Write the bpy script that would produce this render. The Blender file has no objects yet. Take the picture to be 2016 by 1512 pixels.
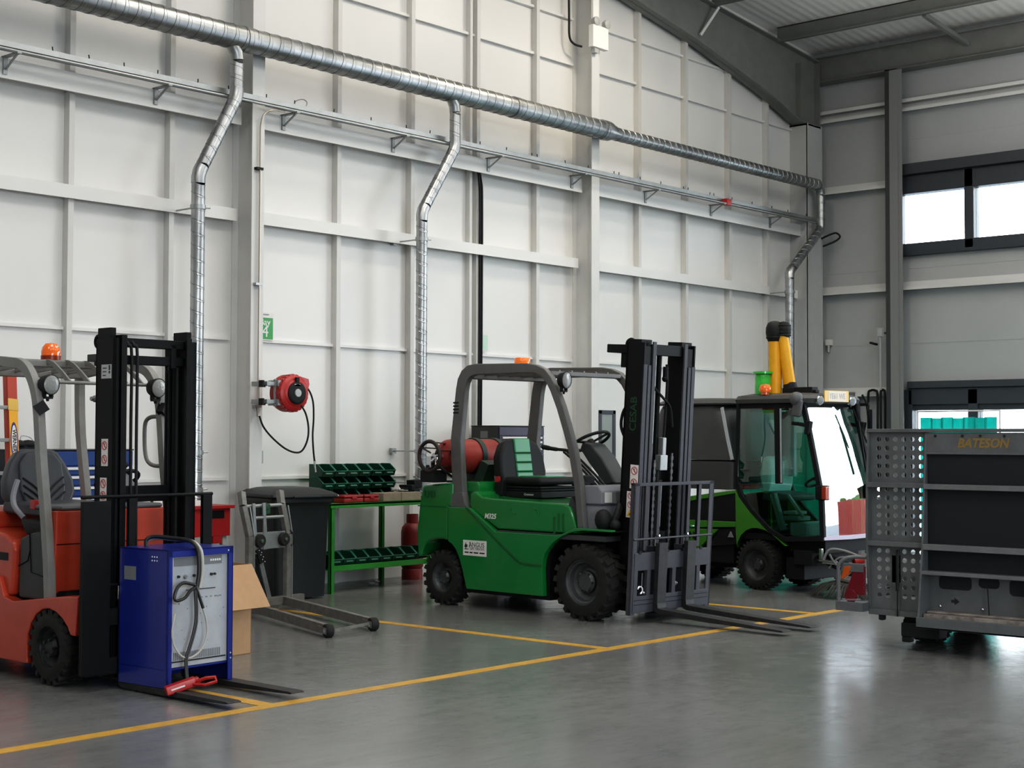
import bpy, bmesh, math, random
from math import sin, cos, pi, radians, atan2, sqrt, hypot
from mathutils import Vector, Matrix, Euler
random.seed(7)
SC = bpy.context.scene
COL = SC.collection
V = Vector

# ------------------------------------------------------------------ materials
MATS = {}
def mat(name, col, rough=0.5, metal=0.0, spec=0.5, var=0.0, vscale=6.0, bump=0.0, bscale=60.0, coat=0.0,
        emit=0.0, alpha=1.0, rvar=0.0, trans=0.0, sheen=0.0):
    if name in MATS: return MATS[name]
    m = bpy.data.materials.new(name); m.use_nodes = True
    nt = m.node_tree; N = nt.nodes; L = nt.links
    b = N['Principled BSDF']
    c = (col[0], col[1], col[2], 1)
    b.inputs['Base Color'].default_value = c
    b.inputs['Roughness'].default_value = rough
    b.inputs['Metallic'].default_value = metal
    b.inputs['Specular IOR Level'].default_value = spec
    b.inputs['Coat Weight'].default_value = coat
    b.inputs['Coat Roughness'].default_value = 0.08
    b.inputs['Transmission Weight'].default_value = trans
    b.inputs['Alpha'].default_value = alpha
    if emit:
        b.inputs['Emission Color'].default_value = c
        b.inputs['Emission Strength'].default_value = emit
    if var or bump or rvar:
        tc = N.new('ShaderNodeTexCoord')
        if var or rvar:
            nz = N.new('ShaderNodeTexNoise'); nz.inputs['Scale'].default_value = vscale
            nz.inputs['Detail'].default_value = 6; nz.inputs['Roughness'].default_value = .65
            L.new(tc.outputs['Object'], nz.inputs['Vector'])
        if var:
            rp = N.new('ShaderNodeValToRGB')
            rp.color_ramp.elements[0].position = .3; rp.color_ramp.elements[1].position = .72
            rp.color_ramp.elements[0].color = tuple(max(0, x*(1-var)) for x in col)+(1,)
            rp.color_ramp.elements[1].color = tuple(min(1, x*(1+var)) for x in col)+(1,)
            L.new(nz.outputs['Fac'], rp.inputs['Fac']); L.new(rp.outputs['Color'], b.inputs['Base Color'])
        if rvar:
            mr = N.new('ShaderNodeMapRange'); mr.inputs['To Min'].default_value = max(.02, rough-rvar)
            mr.inputs['To Max'].default_value = min(1, rough+rvar)
            L.new(nz.outputs['Fac'], mr.inputs['Value']); L.new(mr.outputs['Result'], b.inputs['Roughness'])
        if bump:
            n2 = N.new('ShaderNodeTexNoise'); n2.inputs['Scale'].default_value = bscale; n2.inputs['Detail'].default_value = 3
            L.new(tc.outputs['Object'], n2.inputs['Vector'])
            bp = N.new('ShaderNodeBump'); bp.inputs['Strength'].default_value = bump; bp.inputs['Distance'].default_value = .01
            L.new(n2.outputs['Fac'], bp.inputs['Height']); L.new(bp.outputs['Normal'], b.inputs['Normal'])
    MATS[name] = m
    return m

def glass_mat(name, tint=(.95, .98, .97), refl=.0, rough=.0, ior=1.5, refl_tint=(1, 1, 1), maxr=None):
    """thin pane: see-through with a fresnel reflection"""
    if name in MATS: return MATS[name]
    m = bpy.data.materials.new(name); m.use_nodes = True
    nt = m.node_tree; N = nt.nodes; L = nt.links; N.remove(N['Principled BSDF'])
    out = N['Material Output']
    tr = N.new('ShaderNodeBsdfTransparent'); tr.inputs['Color'].default_value = tint+(1,)
    gl = N.new('ShaderNodeBsdfGlossy'); gl.inputs['Roughness'].default_value = rough
    gl.inputs['Color'].default_value = refl_tint+(1,)
    lw = N.new('ShaderNodeFresnel'); lw.inputs['IOR'].default_value = ior
    ad = N.new('ShaderNodeMath'); ad.operation = 'ADD'; ad.use_clamp = True; ad.inputs[1].default_value = refl
    mx = N.new('ShaderNodeMixShader')
    L.new(lw.outputs['Fac'], ad.inputs[0]); L.new(ad.outputs[0], mx.inputs['Fac'])
    L.new(tr.outputs[0], mx.inputs[1]); L.new(gl.outputs[0], mx.inputs[2]); L.new(mx.outputs[0], out.inputs['Surface'])
    MATS[name] = m
    return m

def translucent_mat(name, col, t=.55, rough=.5, clear=0.0):
    if name in MATS: return MATS[name]
    m = bpy.data.materials.new(name); m.use_nodes = True
    nt = m.node_tree; N = nt.nodes; L = nt.links; b = N['Principled BSDF']
    b.inputs['Base Color'].default_value = col+(1,); b.inputs['Roughness'].default_value = rough
    tl = N.new('ShaderNodeBsdfTranslucent'); tl.inputs['Color'].default_value = col+(1,)
    mx = N.new('ShaderNodeMixShader'); mx.inputs['Fac'].default_value = t
    L.new(b.outputs[0], mx.inputs[1]); L.new(tl.outputs[0], mx.inputs[2])
    last = mx
    if clear:
        tp = N.new('ShaderNodeBsdfTransparent'); tp.inputs['Color'].default_value = col+(1,)
        m2 = N.new('ShaderNodeMixShader'); m2.inputs['Fac'].default_value = clear
        L.new(mx.outputs[0], m2.inputs[1]); L.new(tp.outputs[0], m2.inputs[2]); last = m2
    L.new(last.outputs[0], N['Material Output'].inputs['Surface'])
    MATS[name] = m
    return m

# ------------------------------------------------------------------ mesh builder
class MB:
    def __init__(s): s.v = []; s.f = []
    def add(s, vs, fs):
        o = len(s.v); s.v += [tuple(p) for p in vs]; s.f += [tuple(i+o for i in f) for f in fs]; return s
    def box(s, x0, x1, y0, y1, z0, z1):
        a = [(x0,y0,z0),(x1,y0,z0),(x1,y1,z0),(x0,y1,z0),(x0,y0,z1),(x1,y0,z1),(x1,y1,z1),(x0,y1,z1)]
        return s.add(a, [(0,3,2,1),(4,5,6,7),(0,1,5,4),(1,2,6,5),(2,3,7,6),(3,0,4,7)])
    def obox(s, c, size, rot=(0,0,0)):
        R = Euler(rot).to_matrix(); c = V(c); a = []
        for dz in (-.5,.5):
            for dx, dy in ((-.5,-.5),(.5,-.5),(.5,.5),(-.5,.5)):
                a.append(c+R@V((dx*size[0], dy*size[1], dz*size[2])))
        return s.add(a, [(0,3,2,1),(4,5,6,7),(0,1,5,4),(1,2,6,5),(2,3,7,6),(3,0,4,7)])
    def bar(s, p0, p1, w, h, up=(0,0,1)):
        """rectangular bar from p0 to p1; w across, h along up"""
        p0 = V(p0); p1 = V(p1); d = (p1-p0).normalized(); u = V(up)
        if abs(d.dot(u)) > .98: u = V((1,0,0))
        r = d.cross(u).normalized(); u = r.cross(d).normalized()
        a = []
        for p in (p0, p1):
            for i, j in ((-1,-1),(1,-1),(1,1),(-1,1)): a.append(p+r*(i*w/2)+u*(j*h/2))
        return s.add(a, [(0,3,2,1),(4,5,6,7),(0,1,5,4),(1,2,6,5),(2,3,7,6),(3,0,4,7)])
    def ring_frame(s, d):
        d = d.normalized(); u = V((0,0,1)) if abs(d.z) < .9 else V((1,0,0))
        r = d.cross(u).normalized(); return r, r.cross(d).normalized()
    def cyl(s, p0, p1, r0, r1=None, n=20, caps=True):
        r1 = r0 if r1 is None else r1; p0 = V(p0); p1 = V(p1); r, u = s.ring_frame(p1-p0)
        a = []
        for p, q in ((p0, r0), (p1, r1)):
            for i in range(n):
                t = 2*pi*i/n; a.append(p+r*(cos(t)*q)+u*(sin(t)*q))
        f = [(i, (i+1) % n, n+(i+1) % n, n+i) for i in range(n)]
        if caps: f += [tuple(range(n-1, -1, -1)), tuple(range(n, 2*n))]
        return s.add(a, f)
    def tube(s, pts, rad, n=10, closed=False, caps=True):
        pts = [V(p) for p in pts]; m = len(pts); rr = rad if isinstance(rad, (list, tuple)) else [rad]*m
        tang = []
        for i in range(m):
            if closed: t = pts[(i+1) % m]-pts[i-1]
            elif i == 0: t = pts[1]-pts[0]
            elif i == m-1: t = pts[-1]-pts[-2]
            else: t = (pts[i+1]-pts[i]).normalized()+(pts[i]-pts[i-1]).normalized()
            tang.append(t.normalized())
        r, u = s.ring_frame(tang[0]); a = []
        for i in range(m):
            t = tang[i]; r = (r-t*r.dot(t)).normalized(); u = r.cross(t).normalized()
            k = 1.0
            if 0 < i < m-1 and not closed:
                c_ = max(.3, t.dot((pts[i+1]-pts[i]).normalized())); k = 1/c_ if c_ < .97 else 1
                k = min(k, 1.3)
            for j in range(n):
                q = 2*pi*j/n; a.append(pts[i]+r*(cos(q)*rr[i])+u*(sin(q)*rr[i]))
        f = []
        for i in range(m if closed else m-1):
            i2 = (i+1) % m
            for j in range(n): f.append((i*n+j, i*n+(j+1) % n, i2*n+(j+1) % n, i2*n+j))
        if caps and not closed: f += [tuple(range(n-1, -1, -1)), tuple((m-1)*n+j for j in range(n))]
        return s.add(a, f)
    def rtube(s, pts, w, h, side=(0,1,0)):
        """rectangular section swept along pts lying in a plane with normal side; w along side, h in plane"""
        pts = [V(p) for p in pts]; m = len(pts); sd = V(side).normalized(); a = []
        ww = w if isinstance(w, (list, tuple)) else [w]*m; hh = h if isinstance(h, (list, tuple)) else [h]*m
        for i in range(m):
            if i == 0: t = pts[1]-pts[0]; k = 1
            elif i == m-1: t = pts[-1]-pts[-2]; k = 1
            else:
                d0 = (pts[i]-pts[i-1]).normalized(); d1 = (pts[i+1]-pts[i]).normalized(); t = d0+d1
                k = 1/max(.5, t.normalized().dot(d0))
            t = t.normalized(); up = sd.cross(t).normalized()
            for x, y in ((-1,-1),(1,-1),(1,1),(-1,1)): a.append(pts[i]+sd*(x*ww[i]/2)+up*(y*hh[i]/2*k))
        f = []
        for i in range(m-1):
            for j in range(4): f.append((i*4+j, i*4+(j+1) % 4, i*4+4+(j+1) % 4, i*4+4+j))
        f += [(3,2,1,0), tuple((m-1)*4+j for j in range(4))]
        return s.add(a, f)
    def prism(s, poly, axis, a0, a1):
        """polygon extruded along axis; poly given in the two other axes in order (x,z) for y, (y,z) for x, (x,y) for z"""
        def P(p, a):
            return {'y': (p[0], a, p[1]), 'x': (a, p[0], p[1]), 'z': (p[0], p[1], a)}[axis]
        n = len(poly); vs = [P(p, a0) for p in poly]+[P(p, a1) for p in poly]
        f = [tuple(range(n)), tuple(range(2*n-1, n-1, -1))]+[(i, n+i, n+(i+1) % n, (i+1) % n) for i in range(n)]
        return s.add(vs, f)
    def lathe(s, prof, c=(0,0,0), axis='z', n=24, cap=True):
        """prof: list of (radius, height)"""
        c = V(c); A = {'z': (V((1,0,0)), V((0,1,0)), V((0,0,1))), 'y': (V((0,0,1)), V((1,0,0)), V((0,1,0))), 'x': (V((0,1,0)), V((0,0,1)), V((1,0,0)))}
        if isinstance(axis, str): r, u, d = A[axis]
        else:
            d = V(axis).normalized(); r, u = s.ring_frame(d)
            if r.cross(u).dot(d) < 0: u = -u
        a = []; rows = []
        for q, h in prof:
            if q < 1e-6: rows.append([len(a)]*n); a.append(c+d*h); continue
            rows.append(list(range(len(a), len(a)+n)))
            for i in range(n):
                t = 2*pi*i/n; a.append(c+r*(cos(t)*q)+u*(sin(t)*q)+d*h)
        f = []
        for k in range(len(prof)-1):
            A_, B_ = rows[k], rows[k+1]
            for i in range(n):
                j = (i+1) % n; q = []
                for v_ in (A_[i], A_[j], B_[j], B_[i]):
                    if v_ not in q: q.append(v_)
                if len(q) > 2: f.append(tuple(q))
        if cap:
            if prof[0][0] > 1e-5: f.append(tuple(rows[0][::-1]))
            if prof[-1][0] > 1e-5: f.append(tuple(rows[-1]))
        return s.add(a, f)
    def torus(s, c, axis, R, r, n=28, m=8, a0=0, a1=2*pi):
        c = V(c); d = V(axis).normalized(); x, y = s.ring_frame(d)
        full = abs(a1-a0-2*pi) < 1e-4; k = n if full else n+1
        pts = [c+x*(cos(a0+(a1-a0)*i/n)*R)+y*(sin(a0+(a1-a0)*i/n)*R) for i in range(k)]
        return s.tube(pts, r, m, closed=full)
    def sphere(s, c, r, n=16, m=10, sx=1, sy=1, sz=1):
        c = V(c); a = [c-V((0,0,r*sz))]
        for j in range(1, m):
            p = -pi/2+pi*j/m
            for i in range(n):
                t = 2*pi*i/n; a.append(c+V((cos(p)*cos(t)*r*sx, cos(p)*sin(t)*r*sy, sin(p)*r*sz)))
        a.append(c+V((0,0,r*sz))); e = len(a)-1; f = []
        for i in range(n): f.append((0, 1+(i+1) % n, 1+i)); f.append((e, 1+(m-2)*n+i, 1+(m-2)*n+(i+1) % n))
        for j in range(m-2):
            for i in range(n): f.append((1+j*n+i, 1+j*n+(i+1) % n, 1+j*n+n+(i+1) % n, 1+j*n+n+i))
        return s.add(a, f)
    def grid(s, fn, nu, nv):
        a = [fn(i/nu, j/nv) for j in range(nv+1) for i in range(nu+1)]
        f = [(j*(nu+1)+i, j*(nu+1)+i+1, (j+1)*(nu+1)+i+1, (j+1)*(nu+1)+i) for j in range(nv) for i in range(nu)]
        return s.add(a, f)
    def quad(s, a, b, c, d): return s.add([a, b, c, d], [(0,1,2,3)])
    def xf(s, M):
        s.v = [tuple(M@V(p)) for p in s.v]; return s
    def build(s, name, m, parent=None, bev=0.0, seg=2, ang=38, smooth=True, solid=0.0, label=None, merge=0, stuff=False):
        me = bpy.data.meshes.new(name); bm = bmesh.new()
        vs = [bm.verts.new(p) for p in s.v]
        for f in s.f:
            try: bm.faces.new([vs[i] for i in f])
            except ValueError: pass
        if merge: bmesh.ops.remove_doubles(bm, verts=bm.verts, dist=merge)
        bmesh.ops.dissolve_degenerate(bm, dist=1e-6, edges=bm.edges)
        if not solid: bmesh.ops.recalc_face_normals(bm, faces=bm.faces)
        if solid:
            bmesh.ops.recalc_face_normals(bm, faces=bm.faces)
            bmesh.ops.solidify(bm, geom=bm.faces[:], thickness=solid)
            bmesh.ops.recalc_face_normals(bm, faces=bm.faces)
        if bev:
            es = [e for e in bm.edges if len(e.link_faces) == 2 and e.calc_face_angle(0) > radians(ang)]
            if es: bmesh.ops.bevel(bm, geom=es, offset=bev, segments=seg, affect='EDGES', clamp_overlap=True, profile=.5)
        if smooth:
            for f in bm.faces: f.smooth = True
            for e in bm.edges:
                if len(e.link_faces) != 2 or e.calc_face_angle(0) > radians(ang): e.smooth = False
        bm.to_mesh(me); bm.free()
        o = bpy.data.objects.new(name, me); COL.objects.link(o)
        if m is not None: me.materials.append(m)
        if parent is not None: o.parent = parent
        if bev and smooth:
            wn = o.modifiers.new('weighted_normal', 'WEIGHTED_NORMAL'); wn.keep_sharp = True; wn.weight = 100
        if label: o['label'] = label
        if stuff: o['kind'] = 'stuff'
        return o

def thing(name, label, cat, loc=(0,0,0), rz=0.0, group=None):
    o = bpy.data.objects.new(name, None); COL.objects.link(o); o.location = loc; o.rotation_euler = (0,0,rz)
    o.empty_display_size = .1
    return tag(o, label, cat, group)
def tag(o, label, cat, group=None, kind=None):
    o['label'] = label; o['category'] = cat
    if group: o['group'] = group
    if kind: o['kind'] = kind
    return o
def struct(name, mb, m, label, cat, **kw):
    o = mb.build(name, m, **kw) if isinstance(mb, MB) else mb
    return tag(o, label, cat, None, 'structure')
def dup(root, loc=None, rz=None, label=None):
    r = root.copy(); COL.objects.link(r)
    if loc is not None: r.location = loc
    if rz is not None: r.rotation_euler = (0,0,rz)
    if label: r['label'] = label
    for ch in list(root.children):
        c = ch.copy(); COL.objects.link(c); c.parent = r
        for g in list(ch.children):
            d = g.copy(); COL.objects.link(d); d.parent = c
    return r

def text(name, s, size, m, parent, origin, xdir, ydir, ext=.0015, align='CENTER', shear=0.0, sx=1.0, bold=0.0, label=None):
    cu = bpy.data.curves.new(name, 'FONT'); cu.body = s; cu.size = size; cu.extrude = ext
    cu.align_x = align; cu.align_y = 'CENTER'; cu.shear = shear; cu.offset = bold; cu.resolution_u = 3
    t = bpy.data.objects.new(name+'_tmp', cu); COL.objects.link(t)
    dg = bpy.context.evaluated_depsgraph_get(); dg.update()
    me = bpy.data.meshes.new_from_object(t.evaluated_get(dg)); bpy.data.objects.remove(t); bpy.data.curves.remove(cu)
    X = V(xdir).normalized(); Y = V(ydir).normalized(); Z = X.cross(Y)
    M = Matrix(((X.x*sx, Y.x, Z.x, origin[0]), (X.y*sx, Y.y, Z.y, origin[1]), (X.z*sx, Y.z, Z.z, origin[2]), (0,0,0,1)))
    me.transform(M); me.materials.clear(); me.materials.append(m)
    o = bpy.data.objects.new(name, me); COL.objects.link(o)
    if parent is not None: o.parent = parent
    if label: o['label'] = label
    return o

def arc(c, r, a0, a1, n, plane='xz', off=0.0):
    out = []
    for i in range(n+1):
        t = a0+(a1-a0)*i/n; p, q = c[0]+r*cos(t), c[1]+r*sin(t)
        out.append((p, q))
    return out
def smooth_pts(pts, n=6):
    """catmull-rom through pts"""
    P = [V(p) for p in pts]; out = []
    for i in range(len(P)-1):
        p0 = P[max(0, i-1)]; p1 = P[i]; p2 = P[i+1]; p3 = P[min(len(P)-1, i+2)]
        for k in range(n):
            t = k/n
            out.append(.5*((2*p1)+(-p0+p2)*t+(2*p0-5*p1+4*p2-p3)*t*t+(-p0+3*p1-3*p2+p3)*t*t*t))
    out.append(P[-1]); return out

# ------------------------------------------------------------------ palette
WHITE = mat('white_panel_paint', (.74,.735,.72), .38, var=.03, vscale=.7)
TRIMW = mat('white_steel_paint', (.68,.68,.665), .4, var=.03, vscale=2)
GREYST = mat('grey_column_paint', (.66,.66,.645), .5, var=.05, vscale=2)
DKST = mat('dark_structural_steel', (.20,.205,.195), .55, var=.12, vscale=3)
GALV = mat('galvanised_steel', (.42,.435,.44), .42, .8, var=.12, vscale=9, rvar=.1)
GALVD = mat('dull_galvanised_steel', (.36,.375,.375), .5, .75, var=.15, vscale=7, rvar=.1, bump=.05)
ANTH = mat('anthracite_frame', (.055,.062,.075), .45)
BLACK = mat('black_paint', (.008,.009,.0095), .5, spec=.22, var=.2, vscale=12)
BLACKM = mat('matt_black_plastic', (.013,.014,.015), .6, spec=.35, bump=.05, bscale=200)
RUBBER = mat('tyre_rubber', (.016,.0155,.0145), .78, var=.35, vscale=14, bump=.12, bscale=90)
RAILG = mat('mast_grey_steel', (.055,.057,.070), .55, 0, var=.12, vscale=10)
FORKS = mat('worn_fork_steel', (.026,.026,.028), .55, 0, var=.4, vscale=15)
GREEN = mat('green_truck_paint', (.012,.20,.045), .24, coat=.5, var=.06, vscale=3)
GREEND = mat('dark_green_truck_paint', (.008,.11,.028), .4, var=.1)
RED = mat('red_truck_paint', (.46,.058,.026), .38, coat=.2, var=.12, vscale=5)
GUARDG = mat('grey_guard_paint', (.125,.125,.122), .42, var=.1, vscale=8)
GUARDL = mat('light_grey_guard_paint', (.235,.235,.225), .45, var=.12, vscale=8)
PLG = mat('dark_grey_plastic', (.05,.054,.057), .55, var=.1, bump=.06, bscale=150)
SEATG = mat('grey_vinyl', (.062,.066,.076), .42, var=.1, bump=.05)
YELL = mat('yellow_paint', (.78,.42,.035), .45, var=.1)
ORANGE = mat('amber_lens', (.95,.20,.02), .18, coat=.6, emit=.12)
CHROME = mat('bright_metal', (.75,.76,.77), .22, 1.0)
STICK = mat('white_sticker', (.72,.71,.69), .5, var=.06, vscale=20)
REDINK = mat('red_ink', (.45,.04,.04), .5)
INK = mat('black_ink', (.02,.02,.02), .5)
# ================================================================== THE BUILDING
XR = 20.4            # right (window) wall
XL, YB = -7.0, -19.0 # walls behind the camera
ROOF0, RSL = 7.42, .092
def roofz(x): return ROOF0+(XR-x)*RSL

# ---- floor: polished grey resin
def floor_material():
    m = bpy.data.materials.new('grey_resin_floor'); m.use_nodes = True
    nt = m.node_tree; N = nt.nodes; L = nt.links; b = N['Principled BSDF']
    tc = N.new('ShaderNodeTexCoord')
    n1 = N.new('ShaderNodeTexNoise'); n1.inputs['Scale'].default_value = .55; n1.inputs['Detail'].default_value = 5
    n2 = N.new('ShaderNodeTexNoise'); n2.inputs['Scale'].default_value = 7; n2.inputs['Detail'].default_value = 8; n2.inputs['Roughness'].default_value = .7
    mp = N.new('ShaderNodeMapping'); mp.inputs['Scale'].default_value = (.6, 2.6, 1); mp.inputs['Rotation'].default_value = (0,0,.5)
    n3 = N.new('ShaderNodeTexNoise'); n3.inputs['Scale'].default_value = 3.0; n3.inputs['Detail'].default_value = 7; n3.inputs['Roughness'].default_value = .75
    for n in (n1, n2): L.new(tc.outputs['Object'], n.inputs['Vector'])
    L.new(tc.outputs['Object'], mp.inputs['Vector']); L.new(mp.outputs['Vector'], n3.inputs['Vector'])
    r1 = N.new('ShaderNodeValToRGB')
    r1.color_ramp.elements[0].position = .32; r1.color_ramp.elements[0].color = (.165,.168,.166,1)
    r1.color_ramp.elements[1].position = .70; r1.color_ramp.elements[1].color = (.215,.218,.214,1)
    L.new(n1.outputs['Fac'], r1.inputs['Fac'])
    r3 = N.new('ShaderNodeValToRGB')
    r3.color_ramp.elements[0].position = .30; r3.color_ramp.elements[0].color = (.80,.80,.80,1)
    r3.color_ramp.elements[1].position = .55; r3.color_ramp.elements[1].color = (1,1,1,1)
    L.new(n3.outputs['Fac'], r3.inputs['Fac'])
    mx = N.new('ShaderNodeMixRGB'); mx.blend_type = 'MULTIPLY'; mx.inputs['Fac'].default_value = .8
    L.new(r1.outputs['Color'], mx.inputs[1]); L.new(r3.outputs['Color'], mx.inputs[2])
    L.new(mx.outputs['Color'], b.inputs['Base Color'])
    mr = N.new('ShaderNodeMapRange'); mr.inputs['From Min'].default_value = .3; mr.inputs['From Max'].default_value = .7
    mr.inputs['To Min'].default_value = .15; mr.inputs['To Max'].default_value = .26
    L.new(n2.outputs['Fac'], mr.inputs['Value']); L.new(mr.outputs['Result'], b.inputs['Roughness'])
    bp = N.new('ShaderNodeBump'); bp.inputs['Strength'].default_value = .06; bp.inputs['Distance'].default_value = .02
    L.new(n2.outputs['Fac'], bp.inputs['Height']); L.new(bp.outputs['Normal'], b.inputs['Normal'])
    b.inputs['Specular IOR Level'].default_value = .5
    return m
FLOOR = floor_material()
struct('floor', MB().box(XL-.2, XR+.1, YB-.2, .1, -.2, 0), FLOOR, 'grey resin workshop floor with a dull shine', 'floor', smooth=False)

def line_material():
    m = mat('worn_yellow_line', (.50,.30,.055), .45, var=.2, vscale=10)
    return m
LINE = line_material()
def line_mark(x0, x1, y0, y1, label):
    mb = MB(); mb.box(x0, x1, y0, y1, .0005, .0022)
    struct('floor_marking', mb, LINE, label, 'floor line', smooth=False)
line_mark(-2, 13.6, -5.185, -5.085, 'long yellow line painted along the floor in front of the trucks')
line_mark(5.45, 5.55, -5.085, -.9, 'yellow bay line running under the blue charger to the wall')
line_mark(8.53, 8.63, -5.085, -.9, 'yellow bay line between the hoist and the green forklift')
line_mark(11.46, 11.56, -5.085, -1.2, 'yellow bay line between the green forklift and the sweeper')
line_mark(14.7, 15.6, -1.75, -1.62, 'short yellow floor line behind the sweeper wheel')

# ---- left wall: white insulated panels on a light steel frame
COLX = (9.26, 14.55)
wl = MB()
wl.box(XL, XR+.1, 0, .15, 0, 10.2)
studs = [1.15, 2.22, 5.2, 6.27, 7.35, 8.42, 10.52, 11.6, 12.66, 13.72, 15.78, 16.85, 17.92, 18.92]
wf_ = MB()
for x in studs:
    d = .085
    for z0, z1 in ((0, 4.55), (4.70, 9.0)):
        wf_.box(x, x+.055, -d, -.0005, z0, min(z1, roofz(x)-.1))
wf_.box(12.56, 12.60, -.07, -.0005, 0, 8.0)
bays = [(XL, 3.85), (4.05, 9.18), (9.34, 14.47), (14.63, 19.75)]
for a, b_ in bays:
    wl.box(a, b_, -.035, 0, 1.085, 1.115)
    wl.box(a, b_, -.035, 0, 2.445, 2.475)
    wl.box(a, b_, -.115, 0, 3.62, 3.70); wl.box(a, b_, -.125, -.105, 3.60, 3.72)
    wl.box(a, b_, -.17, 0, 4.58, 4.68); wl.box(a, b_, -.185, -.165, 4.53, 4.70)
    for z in (6.13, 6.70, 7.3): wl.box(a, b_, -.045, 0, z, z+.03)
    wl.box(a, b_, -.06, 0, 5.40, 5.43) if False else None
struct('wall_framing', wf_, mat('stud_paint', (.62,.615,.60), .45, var=.03), 'pale grey vertical studs on the panelled wall', 'studs', smooth=False)
struct('wall_left', wl, WHITE, 'white panelled workshop wall with steel framing behind the trucks', 'wall', smooth=False)
sk = MB()
for a, b_ in bays: sk.box(a, b_, -.03, 0, 0, .16)
struct('baseboard_left', sk, TRIMW, 'pale kerb strip along the foot of the panelled wall', 'skirting', smooth=False)

def ibeam(mb, x, y0, y1, z0, z1, w=.15, tf=.014, tw=.01):
    """column with flanges facing y0 / y1"""
    mb.box(x-w/2, x+w/2, y0, y0+tf, z0, z1); mb.box(x-w/2, x+w/2, y1-tf, y1, z0, z1); mb.box(x-tw/2, x+tw/2, y0+tf, y1-tf, z0, z1)
for i, x in enumerate(COLX):
    c = MB(); ibeam(c, x+.03, -.31, -.0, 0, roofz(x)-.15); c.box(x-.12, x+.18, -.34, 0, 0, .02)
    struct('steel_column', c, GREYST if i == 0 else GREYST, ['grey steel column behind the hose reel', 'pale steel column carrying the emergency light'][i], 'column', smooth=False)
c = MB()
c.box(19.70, 20.12, -.30, -.285, 0, 6.22); c.box(19.70, 19.716, -.31, 0, 0, 6.22); c.box(20.10, 20.12, -.31, 0, 0, 6.22); c.box(19.716, 20.1, -.16, -.145, 0, 6.22)
struct('steel_column', c, mat('corner_column_paint', (.50,.505,.50), .5, var=.04), 'pale corner column under the dark rafter end', 'column', smooth=False)
c = MB(); ibeam(c, 3.95, -.31, 0, 0, 8.6)
struct('steel_column', c, GREYST, 'grey steel column left of the picture behind the red forklift', 'column', smooth=False)

# rafter with its haunch along the left wall
raf = MB()
low = [(20.12,6.2),(19.57,6.22),(18.68,6.50),(16.88,6.90),(15.39,7.15)]
low = low+[(XL, 7.15+(15.39-XL)*.092)]
top = [(XL, roofz(XL)-.22),(20.12, roofz(20.12)-.22)]
poly = low+top
raf.prism(poly, 'y', -.19, -.175)
def strip(mb, pts, y0, y1, t):
    for (x0,z0),(x1,z1) in zip(pts[:-1], pts[1:]):
        mb.add([(x0,y0,z0),(x1,y0,z1),(x1,y1,z1),(x0,y1,z0),(x0,y0,z0+t),(x1,y0,z1+t),(x1,y1,z1+t),(x0,y1,z0+t)],
               [(0,3,2,1),(4,5,6,7),(0,1,5,4),(1,2,6,5),(2,3,7,6),(3,0,4,7)])
strip(raf, low, -.28, -.08, .016); strip(raf, [(20.12, roofz(20.12)-.235),(XL, roofz(XL)-.235)], -.28, -.08, .016)
raf.box(20.105, 20.12, -.28, -.05, 6.2, 7.2); raf.box(19.70, 20.14, -.30, -.0, 6.19, 6.215); raf.box(19.56,19.575,-.28,-.08,6.22,7.1)
struct('roof_rafter', raf, DKST, 'dark steel rafter with deep haunch above the panelled wall', 'rafter', smooth=False)

# ceiling: white liner sheet
def ceiling_material():
    m = bpy.data.materials.new('white_liner_sheet'); m.use_nodes = True
    nt = m.node_tree; N = nt.nodes; L = nt.links; b = N['Principled BSDF']
    b.inputs['Base Color'].default_value = (.80,.80,.78,1); b.inputs['Roughness'].default_value = .6
    tc = N.new('ShaderNodeTexCoord'); w = N.new('ShaderNodeTexWave'); w.wave_type = 'BANDS'; w.bands_direction = 'Y'
    w.inputs['Scale'].default_value = 2.2; L.new(tc.outputs['Object'], w.inputs['Vector'])
    bp = N.new('ShaderNodeBump'); bp.inputs['Strength'].default_value = .22; bp.inputs['Distance'].default_value = .02
    L.new(w.outputs['Fac'], bp.inputs['Height']); L.new(bp.outputs['Normal'], b.inputs['Normal'])
    return m
ce = MB(); t = .2
x0, x1 = XL-.2, XR+.3
ce.add([(x0,YB-.2,roofz(x0)),(x1,YB-.2,roofz(x1)),(x1,.2,roofz(x1)),(x0,.2,roofz(x0)),
        (x0,YB-.2,roofz(x0)+t),(x1,YB-.2,roofz(x1)+t),(x1,.2,roofz(x1)+t),(x0,.2,roofz(x0)+t)],
       [(0,3,2,1),(4,5,6,7),(0,1,5,4),(1,2,6,5),(2,3,7,6),(3,0,4,7)])
struct('ceiling', ce, ceiling_material(), 'white sloping roof lining above the purlins', 'ceiling', smooth=False)
for i in range(14):
    x = 19.05-1.72*i; z = roofz(x); p = MB()
    p.box(x-.005, x+.005, YB, -.19, z-.24, z-.01); p.box(x-.07, x+.005, YB, -.19, z-.24, z-.225); p.box(x-.005, x+.07, YB, -.19, z-.02, z-.005)
    struct('roof_purlin', p, DKST if i else DKST, 'dark zed purlin under the roof, %s from the window wall' % ['first','second','third','fourth','fifth','sixth','seventh','eighth','ninth','tenth','eleventh','twelfth','thirteenth','fourteenth'][i], 'purlin', smooth=False)
eb = MB(); eb.box(XR-.22, XR-.205, YB, -.1, 6.92, 7.28); eb.box(XR-.30, XR-.05, YB, -.1, 6.90, 6.915); eb.box(XR-.30, XR-.05, YB, -.1, 7.27, 7.285)
struct('eaves_beam', eb, DKST, 'dark eaves beam along the top of the window wall', 'beam', smooth=False)
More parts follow.
